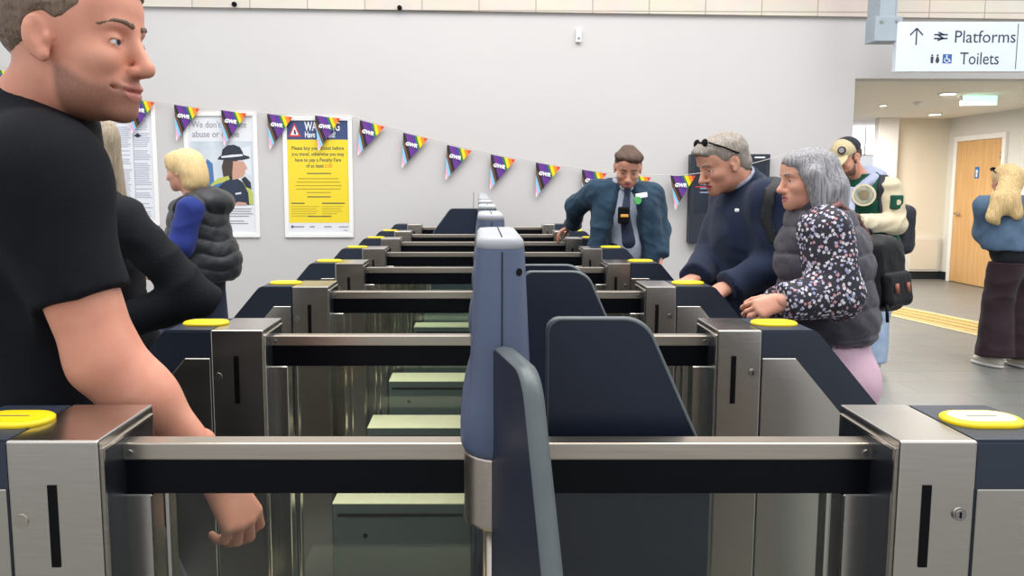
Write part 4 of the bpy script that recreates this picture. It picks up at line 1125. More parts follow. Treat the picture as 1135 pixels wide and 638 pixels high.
# --- blonde woman by the wall
def blonde():
    Y = 4.02
    B = at(219, 300, Y)
    p = Person('blonde woman in black quilted gilet walking past the wall posters', (B.x, Y, 0), 172, SK3)
    p.stand((B.x, Y, .93), 172, step=(.18, -.18), spread=.07)
    H = p.H = Fr(at(204, 188, Y), *yawpitch(168, 8), sc=.88)
    p.joints(neck=at(216, 220, Y), chest=at(220, 255, Y), sl=at(212, 233, Y-.16), sr=at(226, 231, Y+.15), el=at(200, 272, Y-.20), wl=at(176, 294, Y-.14), er=at(200, 275, Y+.2), wr=at(170, 290, Y+.12))
    S = head_solid(H, .0038, female=True); S.add(CONE(H.p(-.03, 0, -.06), p.J['neck'], .048, .055), .03)
    hl = hand_solid(p.J['wl'], (-.8, .2, -.4), (0, .6, -.4), -1, .0035, .9); hr = hand_solid(p.J['wr'], (-.8, 0, -.3), (0, 0, -1), 1, .0035, .9)
    p.finish([S, hl, hr], lips=LP2)
    S = Solid(.0055); S.add(H.ell((-.022, 0, .032), (.112, .092, .092)), 0).add(H.ell((-.065, 0, -.045), (.075, .088, .08)), .04).add(H.ell((-.06, 0, -.095), (.06, .082, .05)), .03).add(H.ell((.055, 0, .07), (.05, .06, .035)), .03)
    S.sub(H.ell((.100, 0, -.035), (.088, .070, .085)), .015)
    solid_part('hair', S, HBL, p.root, post=[strands(.005, 55, 3, .6)]); brows(H, p.root, p.root, HBL); eyes(H, p.root, p.root, M['iris'])
    BS = cloth('sleeve_blue', '26357e', '1c2a68')
    T = Solid(.008)
    for a in 'lr': p.arm(T, a, r=(.062, .058, .056, .042), g=.006)
    p.trunk(T, .002, neck=False, low=False)
    solid_part('jumper', T, BS, p.root, post=[folds(.005, 26, 4)])
    V = Solid(.007); p.trunk(V, .034, d=1.12, neck=True); V.add(ELL(at(226, 225, Y+.02), (.14, .15, .075)), .04).add(ELL(at(237, 290, Y), (.14, .16, .16)), .06)
    V.cut((0, 0, .90), (0, 0, -1), .03).cut(p.J['neck']+V3((0, 0, .03)), (-.4, 0, .9), .02)
    for a, o in (('l', -.09), ('r', .09)):
        V.sub(CONE(p.J['s'+a]+V3((-.02, o*.5, .0)), p.J['s'+a]+V3((-.07, o*1.6, -.14)), .082, .09), .015)
    GB = mat('gilet_black', '16171c', .5, c2='1f2127', nscale=10, bump=.2, bscale=90, sheen=.1)
    o = solid_part('gilet', V, GB, p.root, post=[quilt(.010, .075, 2)])
    h = Solid(.006); h.add(ELL(at(229, 225, Y), (.135, .17, .085)), 0).sub(ELL(at(208, 212, Y), (.095, .11, .07)), .02)
    solid_part('hood', h, GB, p.root, o, post=[folds(.007, 30, 7)])
    L = Solid(.010); p.trunk(L, .008, neck=False); p.legs(L, .012); L.cut((0, 0, .95), (0, 0, 1))
    solid_part('trousers', L, cloth('jeans_dark', '2a3040', '323a4e'), p.root); p.shoes(SHOEB, SHOEW)
blonde()

# --- staff man
def staff_man():
    Y = 4.60
    B = at(695, 270, Y)
    p = Person('staff man in teal jacket, shirt and tie leaning on the far gates', (B.x+.05, Y+.12, 0), -95, SK2)
    p.stand((B.x+.04, Y+.10, .90), -95, step=(0, 0), spread=.14)
    H = p.H = Fr(at(696, 185.5, Y-.10), *yawpitch(-98, 27, 3), sc=.96)
    p.joints(neck=at(692, 206, Y-.03), chest=at(690, 236, Y+.0), sr=at(660, 213, Y-.01), sl=at(722, 214, Y), er=at(638, 229, Y+.12), wr=at(635, 249, Y+.33), el=at(731, 254, Y+.02), wl=at(731, 283, Y-.06))
    S = head_solid(H, .0038); S.add(CONE(H.p(-.03, 0, -.06), p.J['neck']+V3((0, 0, -.03)), .055, .062), .03)
    hr = hand_solid(p.J['wr'], (-.6, .25, -.38), (-.3, .2, -1), -1, .003, 1.0, curl=(20, 25, 20)); hl = hand_solid(p.J['wl'], (-.1, -.25, -1), (-1, 0, .1), 1, .003, .95, curl=(30, 35, 30))
    p.finish([S, hr, hl], lips=LP2, stub=lin('a9745e'))
    S = Solid(.0042); S.add(H.ell((-.020, 0, .038), (.106, .081, .090)), 0).add(H.ell((.045, .018, .090), (.060, .065, .034)), .02).add(H.ell((.03, -.05, .085), (.05, .04, .03)), .02)
    S.cut(H.p(0, 0, -.02), H.R @ np.array((.35, 0, -.93)), .01).sub(H.ell((.118, 0, .024), (.055, .09, .046)), .012)
    for y in (-1, 1): S.sub(H.ell((.05, y*.10, -.01), (.06, .05, .06)), .01)
    solid_part('hair', S, HDB, p.root, post=[strands(.006, 70, 3, .8)]); brows(H, p.root, p.root, HDB); eyes(H, p.root, p.root, M['irisb'])
    SH = cloth('shirt_pale', 'b5bccb', 'a9b1c2', bump=.15)
    T = Solid(.006); p.trunk(T, .004, neck=False, belly=.045); T.add(CONE(p.J['neck']+V3((0, 0, -.06)), p.J['neck']+V3((0, -.015, .035)), .075, .066, capb=True), .02); T.cut((0, 0, .86), (0, 0, -1))
    sh = solid_part('shirt', T, SH, p.root, post=[folds(.004, 30, 9)])
    c = Solid(.004)
    for sx in (-1, 1): c.add(CONE(p.J['neck']+V3((sx*.062, -.03, .035)), p.J['neck']+V3((sx*.022, -.095, -.015)), .016, .010, .5, (sx*.4, -.8, .2)), .01)
    solid_part('collar', c, SH, p.root, sh, smooth=0)
    # tie lies down the front of the shirt
    TI = cloth('tie_navy', '1d2536', '252e42', bump=.15)
    k0 = p.J['neck']+V3((-.002, -.105, -.02)); k1 = at(693, 240, Y-.215); k2 = at(697, 268, Y-.24)
    c = Solid(.004); c.add(CONE(k0, k0+V3((0, -.005, -.035)), .020, .014, .7, (0, 1, 0)), 0).add(CONE(k0+V3((0, 0, -.03)), k1, .018, .030, .30, (0, 1, .2)), .008).add(CONE(k1, k2, .030, .040, .28, (0, 1, .1)), .008)
    solid_part('tie', c, TI, p.root)
    JT = cloth('jacket_teal', '2c4356', '233a4c', bump=.3)
    J = Solid(.006); p.trunk(J, .022, d=1.22, neck=True, belly=.03)
    p.arm(J, 'l', r=(.060, .053, .051, .043), g=.006); p.arm(J, 'r', r=(.060, .053, .051, .043), g=.006)
    # skirts of the open jacket
    J.add(CONE(at(672, 232, Y-.07), at(665, 272, Y-.08), .07, .075, .6, (0, 1, 0)), .04).add(CONE(at(716, 232, Y-.07), at(719, 284, Y-.06), .07, .075, .6, (0, 1, 0)), .04)
    J.cut(p.J['neck']+V3((0, 0, .03)), (0, -.25, 1)).cut(at(700, 294, Y), (0, 0, -1))
    # the open front: a wedge that widens downwards
    A, Bq = at(690, 199, Y-.16), at(694, 300, Y-.22); N_ = p.J['neck']
    J.sub(CONE(at(694, 196, Y-.19), at(696, 240, Y-.21), .088, .118), .008).sub(CONE(at(696, 240, Y-.21), at(692, 310, Y-.22), .118, .20), .008)
    J.sub(CONE(at(695, 225, Y-.12), at(691, 310, Y-.10), .055, .14), .02)
    jk = solid_part('jacket', J, JT, p.root, post=[folds(.009, 22, 5), folds(.003, 60, 15)])
    # badge, sticker and radio on the chest
    q = at(711, 216.5, Y-.185)
    MB().box(-.035, .035, -.006, .01, -.014, .014, .002, 1, M=Matrix.Translation(q-p.root.location) @ Matrix.Rotation(-.15, 4, 'Y') @ Matrix.Rotation(.2, 4, 'Z')).build('name_badge', M['pwhite'], jk)
    q = at(706, 222, Y-.19); b = MB(); b.tube(q-p.root.location, q-p.root.location+Vector((.004, -.012, 0)), .022, n=18); b.build('green_sticker', mat('sticker_green', '53b15c', .5, noise=.03), p.root)
    q = at(691, 238, Y-.245); b = MB(); b.box(-.030, .030, -.03, .02, -.05, .045, .008, 2, M=Matrix.Translation(q-p.root.location)); b.build('radio', M['slot'], p.root)
    b = MB(); b.box(-.022, .022, -.034, -.028, -.012, .004, .002, 1, M=Matrix.Translation(q-p.root.location)); b.build('radio_light', mat('radio_amber', 'e0a040', .4, noise=.03), p.root, )
    L = Solid(.009); p.trunk(L, .014, neck=False, belly=.03); p.legs(L, .022); L.cut(at(690, 268, Y), (0, 0, 1))
    solid_part('trousers', L, cloth('trousers_dark', '15171e', '1b1e26'), p.root); p.shoes(SHOEB, SHOEB)
staff_man()

def backpack(name, c, f, size, m, label, pocket=True, zips=None):
    """a bag worn on somebody's back; f points away from the wearer"""
    F = Fr(c, f); w, d, h = size
    e = empty('backpack', Vector(c), label=label, cat='backpack')
    S = Solid(.006); S.add(F.box((0, 0, 0), (d, w, h), min(d, w)*.75), 0).add(F.ell((0, 0, h*.55), (d*.9, w*.95, h*.55)), .03)
    solid_part('bag_body', S, m, e, post=[folds(.003, 30, 3)])
    S = Solid(.005); S.add(F.box((d*.95, 0, -h*.38), (d*.45, w*.80, h*.48), d*.40), 0)
    pk = solid_part('front_pocket', S, m, e, post=[folds(.002, 40, 5)])
    S = Solid(.004); S.add(F.cone((-d*.5, -.03, h*1.0), (-d*.4, 0, h*1.22), .010, .010), 0).add(F.cone((-d*.4, 0, h*1.22), (-d*.5, .03, h*1.0), .010, .010), .01)
    solid_part('grab_handle', S, m, e)
    if zips:
        b = MB()
        for y in (-.35, .35):
            q0, q1 = F.p(d*1.42, y*w, -h*.22)-V3(c), F.p(d*1.42, y*w, -h*.48)-V3(c)
            b = MB(); b.tube(q0, q1, .007, n=10); b.build('zip_pull', zips, pk)
    return e, F
def fit_strap(p, e, m, tr, pts, r, arms=None, h=.0055):
    "a band that hugs the clothes: the trunk grown a little, kept only along a path"
    S = Solid(h); p.trunk(S, tr['g'], w=tr.get('w', 1), d=tr.get('d', 1), belly=tr.get('belly', 0), neck=True)
    if arms: p.arm(S, 'l', **arms)
    S.meet([CONE(pts[i], pts[i+1], r, r, 9, (0, 1, 0)) for i in range(len(pts)-1)])
    S.cut(p.J['neck']*.6+p.J['sl']*.4, (0, 1, 0))
    return solid_part('shoulder_strap', S, m, e)
def strap(e, pts, m, r=.016, flat=.35, axis=(0, 0, 1), nm='strap'):
    S = Solid(.005)
    for i in range(len(pts)-1): S.add(CONE(pts[i], pts[i+1], r, r, flat, axis), .01)
    return solid_part(nm, S, m, e, smooth=1)

# --- grey-haired man in the navy quarter-zip
def grey_man():
    Y = 2.97
    B = at(838, 300, Y)
    p = Person('grey-haired man in navy quarter-zip with sunglasses pushed up on head', (B.x+.02, Y+.02, 0), -158, SK2)
    p.stand((B.x+.03, Y+.02, .86), -158, step=(.05, -.04))
    H = p.H = Fr(at(801, 181, Y-.03), *yawpitch(-166, 22, 0), sc=.90)
    p.joints(neck=at(830, 213, Y+.01), chest=at(832, 258, Y+.02), sl=at(856, 224, Y-.15), sr=at(808, 226, Y+.15), el=at(863, 296, Y-.18), wl=at(806, 318, Y-.24), er=at(790, 286, Y+.14), wr=at(770, 308, Y-.06))
    S = head_solid(H, .0034, nose=1.05); S.add(CONE(H.p(-.035, 0, -.055), p.J['neck']+V3((0, 0, -.02)), .056, .062), .03)
    hl = hand_solid(p.J['wl'], (-.8, -.15, -.45), (-.2, .4, -.9), -1, .003, .95, curl=(28, 35, 25)); hr = hand_solid(p.J['wr'], (-.8, -.3, -.4), (0, .3, -1), 1, .003, .95)
    p.finish([S, hl, hr], lips=LP2)
    S = Solid(.0036); S.add(H.ell((-.018, 0, .04), (.108, .083, .090)), 0).add(H.ell((.062, 0, .080), (.052, .062, .036)), .03).add(H.ell((-.07, 0, -.03), (.045, .066, .05)), .03)
    S.cut(H.p(-.02, 0, -.025), H.R @ np.array((.62, 0, -.78)), .01).sub(H.ell((.118, 0, .030), (.052, .08, .040)), .010)
    for y in (-1, 1): S.sub(H.ell((-.004, y*.087, -.008), (.026, .03, .038)), .006)
    solid_part('hair', S, hairmat('hair_brown_grey', '7c6f64', 'a9a097'), p.root, post=[strands(.004, 90, 6, .6)]); brows(H, p.root, p.root, HG); eyes(H, p.root, p.root, M['iris'])
    b = MB(); o_ = V3(p.root.location)
    for y in (-1, 1):
        ring = []
        c = bmesh.new(); bmesh.ops.create_uvsphere(c, u_segments=20, v_segments=12, radius=1)
        Mx = Matrix(np.column_stack([H.f, H.l, H.u]).tolist()).to_4x4()
        for v in c.verts: v.co = Vector((v.co.x*.006, v.co.y*.025, v.co.z*.018))*H.s
        bmesh.ops.rotate(c, matrix=Matrix.Rotation(-.5, 3, 'Y'), verts=c.verts)
        b.take(c, 0, Matrix.Translation(Vector(H.p(.068, y*.031, .116)-o_)) @ Mx, smooth=True)
        b.tube(H.p(.064, y*.055, .115)-o_, H.p(.02, y*.085, .075)-o_, .0032, n=8); b.tube(H.p(.02, y*.085, .075)-o_, H.p(-.035, y*.086, .028)-o_, .0032, n=8)
    b.tube(H.p(.072, -.012, .120)-o_, H.p(.072, .012, .120)-o_, .003, n=8)
    b.build('sunglasses', M['slot'], p.root)
    NV = cloth('quarter_zip_navy', '1a2338', '202b44', bump=.3, nscale=16)
    T = Solid(.0065); p.trunk(T, .020, w=1.08, d=1.15, neck=True, belly=.02); p.arm(T, 'l', r=(.076, .066, .064, .048), g=.008); p.arm(T, 'r', r=(.074, .064, .062, .048), g=.008)
    T.cut((0, 0, .82), (0, 0, -1), .02)
    o = solid_part('jumper', T, NV, p.root, post=[folds(.007, 20, 12)])
    N_ = p.J['neck']; up = unit(H.p(-.04, 0, -.06)-N_)
    c = Solid(.0045); c.add(CONE(N_-up*.03, N_+up*.075, .085, .073, capb=True), 0).sub(CONE(N_+up*.02, N_+up*.12, .060, .062), .006)
    solid_part('collar', c, NV, p.root, o)
    c = Solid(.004); c.add(CONE(N_+up*.0, N_+up*.085, .070, .066, capb=True), 0).sub(CONE(N_, N_+up*.13, .056, .058), .004)
    solid_part('shirt_collar', c, cloth('shirt_check', 'b9b9c6', '8f93a8', nscale=60), p.root)
    S = Solid(.004); p.trunk(S, .0235, w=1.08, d=1.15, neck=True, belly=.02); S.meet([CONE(at(808, 206, Y-.15), at(803, 232, Y-.15), .0055, .0045, 9, (0, 1, 0))]); S.cut(p.J['neck'], (0, 1, 0))
    solid_part('zip', S, M['chrome'], p.root, o)
    q = at(817, 233, Y-.215); b = MB(); b.box(-.006, .006, -.006, .01, -.006, .006, .002, 1, M=Matrix.Translation(q-p.root.location)); b.build('chest_mark', M['pwhite'], p.root, )
    L = Solid(.009); p.trunk(L, .010, neck=False); p.legs(L, .02); L.cut((0, 0, .88), (0, 0, 1))
    solid_part('trousers', L, cloth('jeans_grey', '4a5058', '3e444c'), p.root, post=[folds(.004, 24, 3)]); p.shoes(SHOEB, SHOEW)
    BK = mat('nylon_black', '16171b', .6, c2='1d1f24', nscale=12, bump=.2, bscale=200)
    e, F = backpack('pack', at(874, 262, Y+.14), yawpitch(24)[0], (.15, .075, .20), BK, 'black backpack on the back of the navy quarter-zip man')
    a = p.J['sl']
    fit_strap(p, e, BK, dict(g=.028, w=1.08, d=1.15, belly=.02), [at(856, 198, Y-.1), at(840, 212, Y-.1), at(836, 240, Y-.1), at(841, 264, Y-.1)], .021, arms=dict(r=(.076, .066, .064, .048), g=.016))
grey_man()

# --- grey-haired woman
def grey_woman():
    Y = 2.47
    B = at(915, 330, Y)
    p = Person('grey-haired woman in floral blouse and quilted vest reaching for the yellow reader', (B.x+.02, Y, 0), 178, SK3)
    p.stand((B.x+.04, Y, .80), 178, step=(.06, -.05), ankle=.07)
    H = p.H = Fr(at(895, 199, Y-.01), *yawpitch(184, 4, 0), sc=.80)
    p.joints(neck=at(908, 240, Y), chest=at(912, 290, Y), sl=at(915, 256, Y-.14), sr=at(905, 256, Y+.14), el=at(926, 326, Y-.17), wl=at(868, 334, Y-.21), er=at(900, 322, Y+.15), wr=at(862, 335, Y-.10))
    S = head_solid(H, .003, female=True, nose=1.02); S.add(CONE(H.p(-.03, 0, -.06), p.J['neck']+V3((0, 0, -.03)), .046, .055), .03)
    hl = hand_solid(p.J['wl'], (-.85, .10, -.30), (.15, .8, -.5), -1, .0026, .86, curl=(26, 32, 25)); hr = hand_solid(p.J['wr'], (-.85, -.2, -.25), (.1, -.3, -.9), 1, .0026, .86, curl=(20, 25, 20))
    A = Solid(.004); A.add(CONE(p.J['wl']+V3((.10, 0, .0)), p.J['wl'], .034, .026), 0); A2 = Solid(.004); A2.add(CONE(p.J['wr']+V3((.10, .05, 0)), p.J['wr'], .034, .026), 0)
    p.finish([S, hl, hr, A, A2], lips=LP2)
    # bob cut falling to the shoulder
    S = Solid(.0045); S.add(H.ell((-.020, 0, .034), (.109, .089, .094)), 0).add(H.ell((-.055, 0, -.05), (.074, .088, .10)), .04).add(H.ell((.048, .01, .074), (.054, .066, .038)), .03)
    S.add(CONE(H.p(-.07, .045, -.05), H.p(-.085, .060, -.185), .055, .032), .03).add(CONE(H.p(-.07, -.045, -.05), H.p(-.085, -.060, -.185), .055, .032), .03).add(CONE(H.p(-.08, 0, -.05), H.p(-.12, 0, -.185), .056, .030), .03)
    S.add(CONE(H.p(.02, .085, .02), H.p(-.005, .090, -.125), .030, .022), .025).add(CONE(H.p(.02, -.085, .02), H.p(-.005, -.090, -.125), .030, .022), .025)
    S.sub(H.ell((.112, 0, -.036), (.094, .080, .096), rz=.0, ry=-.12), .014)
    solid_part('hair', S, HSG, p.root, post=[strands(.0045, 80, 5, .25)]); brows(H, p.root, p.root, HG); eyes(H, p.root, p.root, M['iris'])
    # blouse: dark with a pale floral print
    m = bpy.data.materials.new('blouse_floral'); m.use_nodes = True; nt = m.node_tree; N, L = nt.nodes, nt.links; b = N['Principled BSDF']; b.inputs['Roughness'].default_value = .7
    tc = N.new('ShaderNodeTexCoord'); v = N.new('ShaderNodeTexVoronoi'); v.inputs['Scale'].default_value = 78; L.new(tc.outputs['Object'], v.inputs['Vector'])
    nz = N.new('ShaderNodeTexNoise'); nz.inputs['Scale'].default_value = 210; L.new(tc.outputs['Object'], nz.inputs['Vector'])
    ad = N.new('ShaderNodeMath'); ad.operation = 'MULTIPLY_ADD'; ad.inputs[1].default_value = .60; L.new(nz.outputs['Fac'], ad.inputs[0]); L.new(v.outputs['Distance'], ad.inputs[2])
    r = N.new('ShaderNodeValToRGB'); r.color_ramp.interpolation = 'CONSTANT'; r.color_ramp.elements[0].color = (1, 1, 1, 1); r.color_ramp.elements[1].position = .70; r.color_ramp.elements[1].color = (0, 0, 0, 1)
    L.new(ad.outputs[0], r.inputs[0])
    h_ = N.new('ShaderNodeValToRGB'); h_.color_ramp.interpolation = 'CONSTANT'
    for i, (ps, c) in enumerate(((0, 'c9c4d0'), (.35, 'a9a2c0'), (.55, 'c08a92'), (.68, 'd8d2d6'), (.85, '8d95b8'))):
        el = h_.color_ramp.elements[i] if i < 2 else h_.color_ramp.elements.new(ps); el.position = ps; el.color = (*lin(c), 1)
    sp = N.new('ShaderNodeSeparateColor'); L.new(v.outputs['Color'], sp.inputs[0]); L.new(sp.outputs[0], h_.inputs[0])
    mx = N.new('ShaderNodeMix'); mx.data_type = 'RGBA'; L.new(r.outputs[0], mx.inputs[0]); mx.inputs[6].default_value = (*lin('22202c'), 1); L.new(h_.outputs[0], mx.inputs[7]); L.new(mx.outputs[2], b.inputs['Base Color'])
    T = Solid(.006); p.trunk(T, .002, neck=False, low=False)
    p.arm(T, 'l', r=(.066, .064, .064, .042), g=.008); p.arm(T, 'r', r=(.066, .066, .062, .042), g=.008)
    solid_part('blouse', T, m, p.root, post=[folds(.007, 24, 14)])
    VG = mat('vest_grey_purple', '322f3a', .45, c2='3b3843', nscale=8, bump=.2, bscale=120, sheen=.1)
    V = Solid(.006); p.trunk(V, .022, d=1.12, neck=True); V.add(ELL(at(915, 345, Y), (.140, .160, .12)), .06)
    V.cut(at(915, 374, Y), (0, 0, -1), .03)
    N_ = p.J['neck']
    for a, o in (('l', -1), ('r', 1)):
        V.sub(CONE(p.J['s'+a]+V3((.0, o*-.0, .02)), p.J['s'+a]+V3((.01, o*.10, -.06)), .080, .088), .012)
    V.cut(N_+V3((0, 0, .02)), (0, 0, 1))
    vo = solid_part('vest', V, VG, p.root, post=[quilt(.013, .085, 1, .006)])
    c = Solid(.0045); c.add(CONE(N_-V3((0, 0, .04)), N_+V3((-.012, 0, .052)), .082, .074, capb=True), 0).sub(CONE(N_+V3((0, 0, .0)), N_+V3((-.01, 0, .12)), .058, .062), .006).sub(ELL(N_+V3((-.11, 0, .05)), (.06, .05, .06)), .01)
    solid_part('vest_collar', c, VG, p.root, vo, post=[folds(.003, 30, 2)])
    L = Solid(.008); p.trunk(L, .004, neck=False); p.legs(L, .010, r=(.092, .062, .056, .046)); L.cut((0, 0, .90), (0, 0, 1))
    solid_part('trousers', L, cloth('trousers_pink', 'dcbccb', 'd2aebf'), p.root); p.shoes(SHOEW, SHOEW, size=.9)
    LB = mat('leather_black', '0a0a0d', .5, spec=.25, c2='111116', nscale=10, bump=.2, bscale=60)
    e, F = backpack('pack', at(973, 305, Y+.04), (.55, -.83, .12), (.095, .055, .120), LB, 'small black leather backpack hanging behind the grey-haired woman', zips=mat('zip_tan', '9a5c4a', .5, noise=.05))
    strap(e, [at(966, 268, Y+.0), at(950, 240, Y-.04), at(930, 226, Y-.10), at(914, 232, Y-.155)], mat('strap_brown', '7d5450', .5, noise=.06), .009, .5, (-.3, -.9, .3))
    strap(e, [at(958, 318, Y-.03), at(948, 300, Y-.13), at(938, 262, Y-.19), at(914, 232, Y-.155)], LB, .010, .5, (-.3, -.9, .3))
    b = MB(); q = at(983, 338, Y-.07); b.tube(q-Vector(e.location), q-Vector(e.location)+Vector((.005, 0, -.055)), .005, n=8); b.build('strap_end', LB, e)
grey_woman()

# --- man in cap and varsity jacket
def cap_man():
    Y = 5.85
    B = at(965, 300, Y)
    p = Person('young man in pale cap and green varsity jacket looking down', (B.x, Y, 0), -140, SK2)
    p.stand((B.x, Y, .95), -140, step=(.10, -.10), spread=.10)
    H = p.H = Fr(at(938, 175, Y-.06), *yawpitch(-152, 26, 0), sc=1.12)
    p.joints(neck=at(956, 197, Y), chest=at(963, 232, Y), sl=at(986, 208, Y-.16), sr=at(941, 206, Y+.13), el=at(992, 248, Y-.20), wl=at(944, 246, Y-.30), er=at(936, 245, Y+.12), wr=at(930, 248, Y-.18))
    S = head_solid(H, .004); S.add(CONE(H.p(-.03, 0, -.06), p.J['neck']+V3((0, 0, -.03)), .056, .065), .03)
    hl = hand_solid(p.J['wl'], (-.9, -.1, -.1), (0, .4, -.9), -1, .0035, 1.05); hr = hand_solid(p.J['wr'], (-.7, -.3, 0), (0, 0, -1), 1, .0035, 1.05)
    p.finish([S, hl, hr], lips=LP2, stub=lin('4a3226'))
    S = Solid(.004); S.add(H.ell((-.02, 0, .015), (.102, .080, .080)), 0).cut(H.p(0, 0, -.045), H.R @ np.array((.3, 0, -.95)), .01).sub(H.ell((.10, 0, -.0), (.085, .1, .1)), .01)
    for y in (-1, 1): S.sub(H.ell((-.006, y*.085, -.005), (.026, .03, .040)), .006)
    solid_part('hair', S, HDB, p.root, post=[folds(.002, 120, 4)]); brows(H, p.root, p.root, HDB); eyes(H, p.root, p.root, M['irisb'])
    CT = mat('cap_cream', 'cbbd9c', .8, c2='a8966e', nscale=110, bump=.2, bscale=300); CB = cloth('cap_black', '202228', '282a31')
    S = Solid(.0038); S.add(H.ell((-.012, 0, .050), (.112, .090, .088)), 0).cut(H.p(0, 0, .042), H.R @ np.array((-.10, 0, -1)), .004)
    cp = solid_part('cap', S, [CT, CB], p.root, matfn=lambda P: (H.loc(P)[:, 0] < .0).astype(int), label='baseball cap with cream front panels and black back')
    S = Solid(.0035); S.add(H.ell((.115, 0, .028), (.095, .084, .022), ry=.28), 0).sub(H.ell((.11, 0, .004), (.110, .098, .024), ry=.28), .003).sub(H.ell((-.012, 0, .05), (.108, .086, .1)), .002)
    solid_part('cap_peak', S, CT, p.root, cp)
    o_ = V3(p.root.location); b = MB(); q = H.p(.082, .048, .092)-o_; nn = unit(H.R @ np.array((.8, .5, .35)))
    b.tube(q-nn*.01, q+nn*.004, .028, n=24); b.tube(q, q+nn*.006, .020, n=20, mi=1); b.build('cap_badge', [M['slot'], mat('badge_grey', '8a8790', .6, noise=.1)], cp)
    GR = cloth('jacket_green', '16523f', '124636', bump=.2); CR = cloth('sleeve_cream', 'd8cbb0', 'cbbd9f', bump=.25); HD = cloth('hoodie_lilac', 'a9b0c6', '9aa2bc')
    T = Solid(.007); p.trunk(T, .030, neck=True, w=1.08, d=1.12); T.cut(at(960, 290, Y), (0, 0, -1), .02); T.cut(p.J['neck']+V3((0, 0, .03)), (0, 0, 1))
    jk = solid_part('jacket', T, GR, p.root, post=[folds(.006, 20, 6)])
    for a in 'lr':
        T = Solid(.006); s_, e_, w_ = p.J['s'+a], p.J['e'+a], p.J['w'+a]
        T.add(CONE(s_, e_, .084, .074), 0).add(CONE(e_, w_+(e_-w_)*.18, .072, .056, capb=True), .03)
        sl = solid_part('sleeve', T, CR, p.root, post=[folds(.008, 22, 8)], label='cream sleeve')
        T = Solid(.005); T.add(CONE(w_+(e_-w_)*.20, w_, .050, .044, capb=True), 0)
        def stripes(P, e_=e_, w_=w_):
            t = ((P-w_) @ unit(e_-w_)); return (np.mod(t+.002, .024) < .010).astype(int)
        solid_part('cuff', T, [GR, CR], p.root, sl, matfn=stripes)
    c = Solid(.006); N_ = p.J['neck']
    c.add(ELL(N_+V3((.075, .06, .015)), (.125, .12, .075)), 0).add(CONE(N_+V3((.03, -.10, -.01)), N_+V3((-.10, -.13, -.10)), .045, .03), .03).add(CONE(N_+V3((-.06, .08, 0)), N_+V3((-.12, -.03, -.10)), .045, .03), .03)
    c.sub(ELL(H.p(-.01, 0, -.03), (.10, .10, .13)), .02)
    hd = solid_part('hood', c, HD, p.root, post=[folds(.005, 30, 3)])
    c = Solid(.005); c.add(CONE(at(944, 212, Y-.16), at(940, 240, Y-.22), .035, .04, .5, (-.6, -.8, 0)), 0); solid_part('hoodie_front', c, HD, p.root, hd)
    # round pale crest and arm patch
    b = MB(); q = at(957.5, 216, Y-.235)-p.root.location; n = Vector((-.35, -.9, .12)).normalized()
    b.tube(q-n*.03, q+n*.004, .080, n=32); b.tube(q, q+n*.007, .066, n=32, mi=1); b.tube(q, q+n*.010, .036, n=20, mi=2)
    b.build('round_crest', [CR, mat('crest_green', '3c6a58', .7, c2='a9a08c', nscale=22), mat('crest_brown', '7a6a52', .7, noise=.2)], p.root, )
    q = at(994, 224, Y-.245)-p.root.location
    b = MB(); b.box(-.045, .045, -.02, .03, -.052, .052, .01, 2, M=Matrix.Translation(q) @ Matrix.Rotation(.25, 4, 'Z')); b.tube(q+Vector((0, -.024, 0)), q+Vector((0, -.018, 0)), .02, n=20, mi=1); b.build('arm_patch', [GR, CR], p.root, )
    L = Solid(.009); p.trunk(L, .012, neck=False); p.legs(L, .032, r=(.090, .068, .066, .062)); L.cut((0, 0, 1.02), (0, 0, 1))
    solid_part('jeans', L, cloth('jeans_light', '8ba0bb', 'a7b9cf'), p.root, post=[folds(.008, 18, 5)]); p.shoes(SHOEW, M['white'], size=1.1)
    BK = mat('backpack_navy', '20222b', .6, c2='282b36', nscale=12, bump=.2, bscale=200)
    e, F = backpack('pack', at(990, 254, Y+.12), yawpitch(30)[0], (.15, .085, .19), BK, 'dark backpack on the back of the man in the pale cap')
    fit_strap(p, e, BK, dict(g=.040, w=1.08, d=1.12), [at(978, 192, Y-.1), at(971, 206, Y-.1), at(972, 238, Y-.1), at(978, 256, Y-.1)], .032)
cap_man()

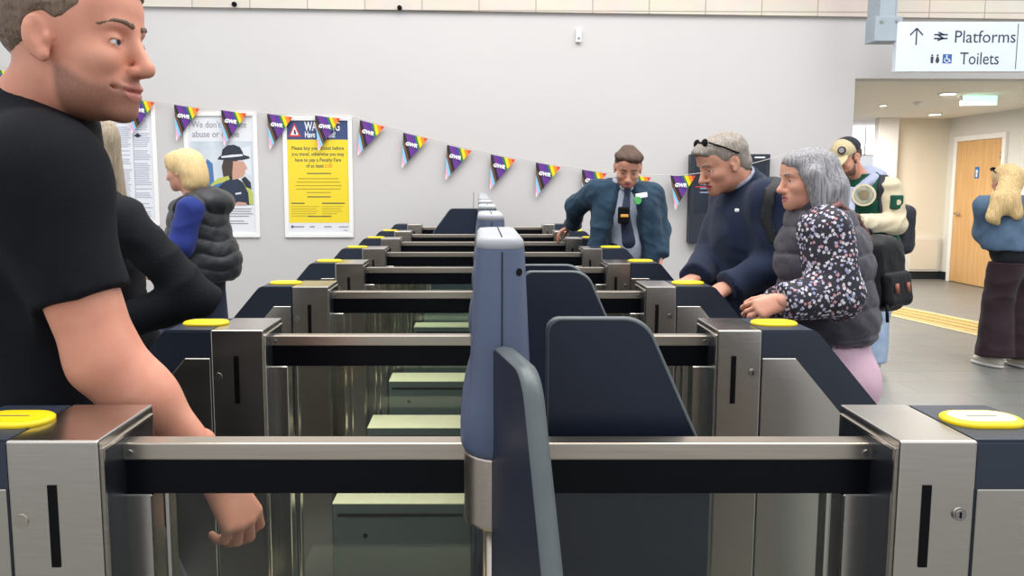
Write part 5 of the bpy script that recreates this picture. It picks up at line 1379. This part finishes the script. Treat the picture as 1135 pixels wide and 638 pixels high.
# --- woman in the denim jacket, seen from behind
def denim_woman():
    Y = 5.85
    B = at(1117, 300, Y)
    p = Person('blonde woman in denim jacket and maroon trousers seen from behind', (B.x, Y, 0), 120, SK3)
    p.stand((B.x+.05, Y, .90), 112, step=(.04, -.10), spread=.095, ankle=.09)
    H = p.H = Fr(at(1114, 200, Y+.02), *yawpitch(92, 8, 0), sc=.95)
    p.joints(neck=at(1114, 220, Y), chest=at(1113, 248, Y), sl=at(1092, 228, Y-.06), sr=at(1138, 228, Y+.05), el=at(1090, 258, Y+.03), wl=at(1098, 250, Y+.26), er=at(1148, 262, Y+.05), wr=at(1125, 255, Y+.26))
    S = head_solid(H, .004, female=True); S.add(CONE(H.p(-.03, 0, -.06), p.J['neck'], .048, .055), .03)
    hl = hand_solid(p.J['wl'], (.2, .9, .1), (0, 0, -1), -1, .0035, .95); hr = hand_solid(p.J['wr'], (-.1, .9, .1), (0, 0, -1), 1, .0035, .95)
    p.finish([S, hl, hr], lips=LP2)
    S = Solid(.0055); S.add(H.ell((-.022, 0, .032), (.112, .092, .095)), 0)
    S.add(CONE(H.p(-.08, 0, .0), at(1112, 226, Y-.13), .085, .085, .75, (0, 1, 0)), .03).add(CONE(at(1108, 222, Y-.15), at(1101, 240, Y-.16), .075, .055, .6, (0, 1, 0)), .03).add(CONE(at(1120, 222, Y-.14), at(1126, 236, Y-.15), .07, .05, .6, (0, 1, 0)), .03).add(CONE(at(1101, 238, Y-.16), at(1106, 247, Y-.16), .04, .018, .6, (0, 1, 0)), .02)
    S.sub(H.ell((.105, 0, -.03), (.085, .072, .10)), .015)
    solid_part('hair', S, hairmat('hair_streaked_blond', 'b58f5c', 'e2c891', stretch=(50, 50, 5)), p.root, post=[strands(.007, 50, 3, .18)]); brows(H, p.root, p.root, HBL); eyes(H, p.root, p.root, M['iris'])
    o_ = V3(p.root.location); b = MB()
    for y in (-1, 1):
        b.ball(H.p(.085, y*.034, .105)-o_, (.024, .010, .016)); b.tube(H.p(.08, y*.06, .105)-o_, H.p(-.03, y*.094, .06)-o_, .004, n=8)
    b.tube(H.p(.09, -.012, .108)-o_, H.p(.09, .012, .108)-o_, .004, n=8); b.build('sunglasses', M['slot'], p.root)
    DN = cloth('denim_blue', '587089', '4a6078', bump=.35, nscale=12, bscale=300)
    T = Solid(.007); p.trunk(T, .034, neck=True, low=True, d=1.0); p.arm(T, 'l', r=(.070, .062, .060, .046), g=.008); p.arm(T, 'r', r=(.070, .062, .060, .046), g=.008)
    T.cut(p.J['neck']+V3((0, 0, .02)), (0, 0, 1)).cut(at(1110, 276, Y), (0, 0, -1), .01)
    jk = solid_part('denim_jacket', T, DN, p.root, post=[folds(.007, 24, 11)])
    T = Solid(.006); T.add(ELL((p.J['chest']+V3((0, 0, -.215))), (.150, .190, .022)), 0); solid_part('waistband', T, DN, jk)
    T = Solid(.007); p.trunk(T, .020, neck=False, low=True); T.cut(at(1110, 262, Y), (0, 0, 1)).cut(at(1110, 300, Y), (0, 0, -1), .02)
    solid_part('top', T, cloth('top_black', '17181d', '1d1f25'), p.root)
    L = Solid(.008); p.trunk(L, .010, neck=False); p.legs(L, .022, r=(.098, .075, .082, .105)); L.cut(at(1110, 290, Y), (0, 0, 1)); L.cut((0, 0, .045), (0, 0, -1))
    solid_part('trousers', L, cloth('trousers_maroon', '33242a', '2a1d23'), p.root, post=[folds(.008, 18, 5)]); p.shoes(SHOEW, M['white'], size=1.0)
denim_woman()
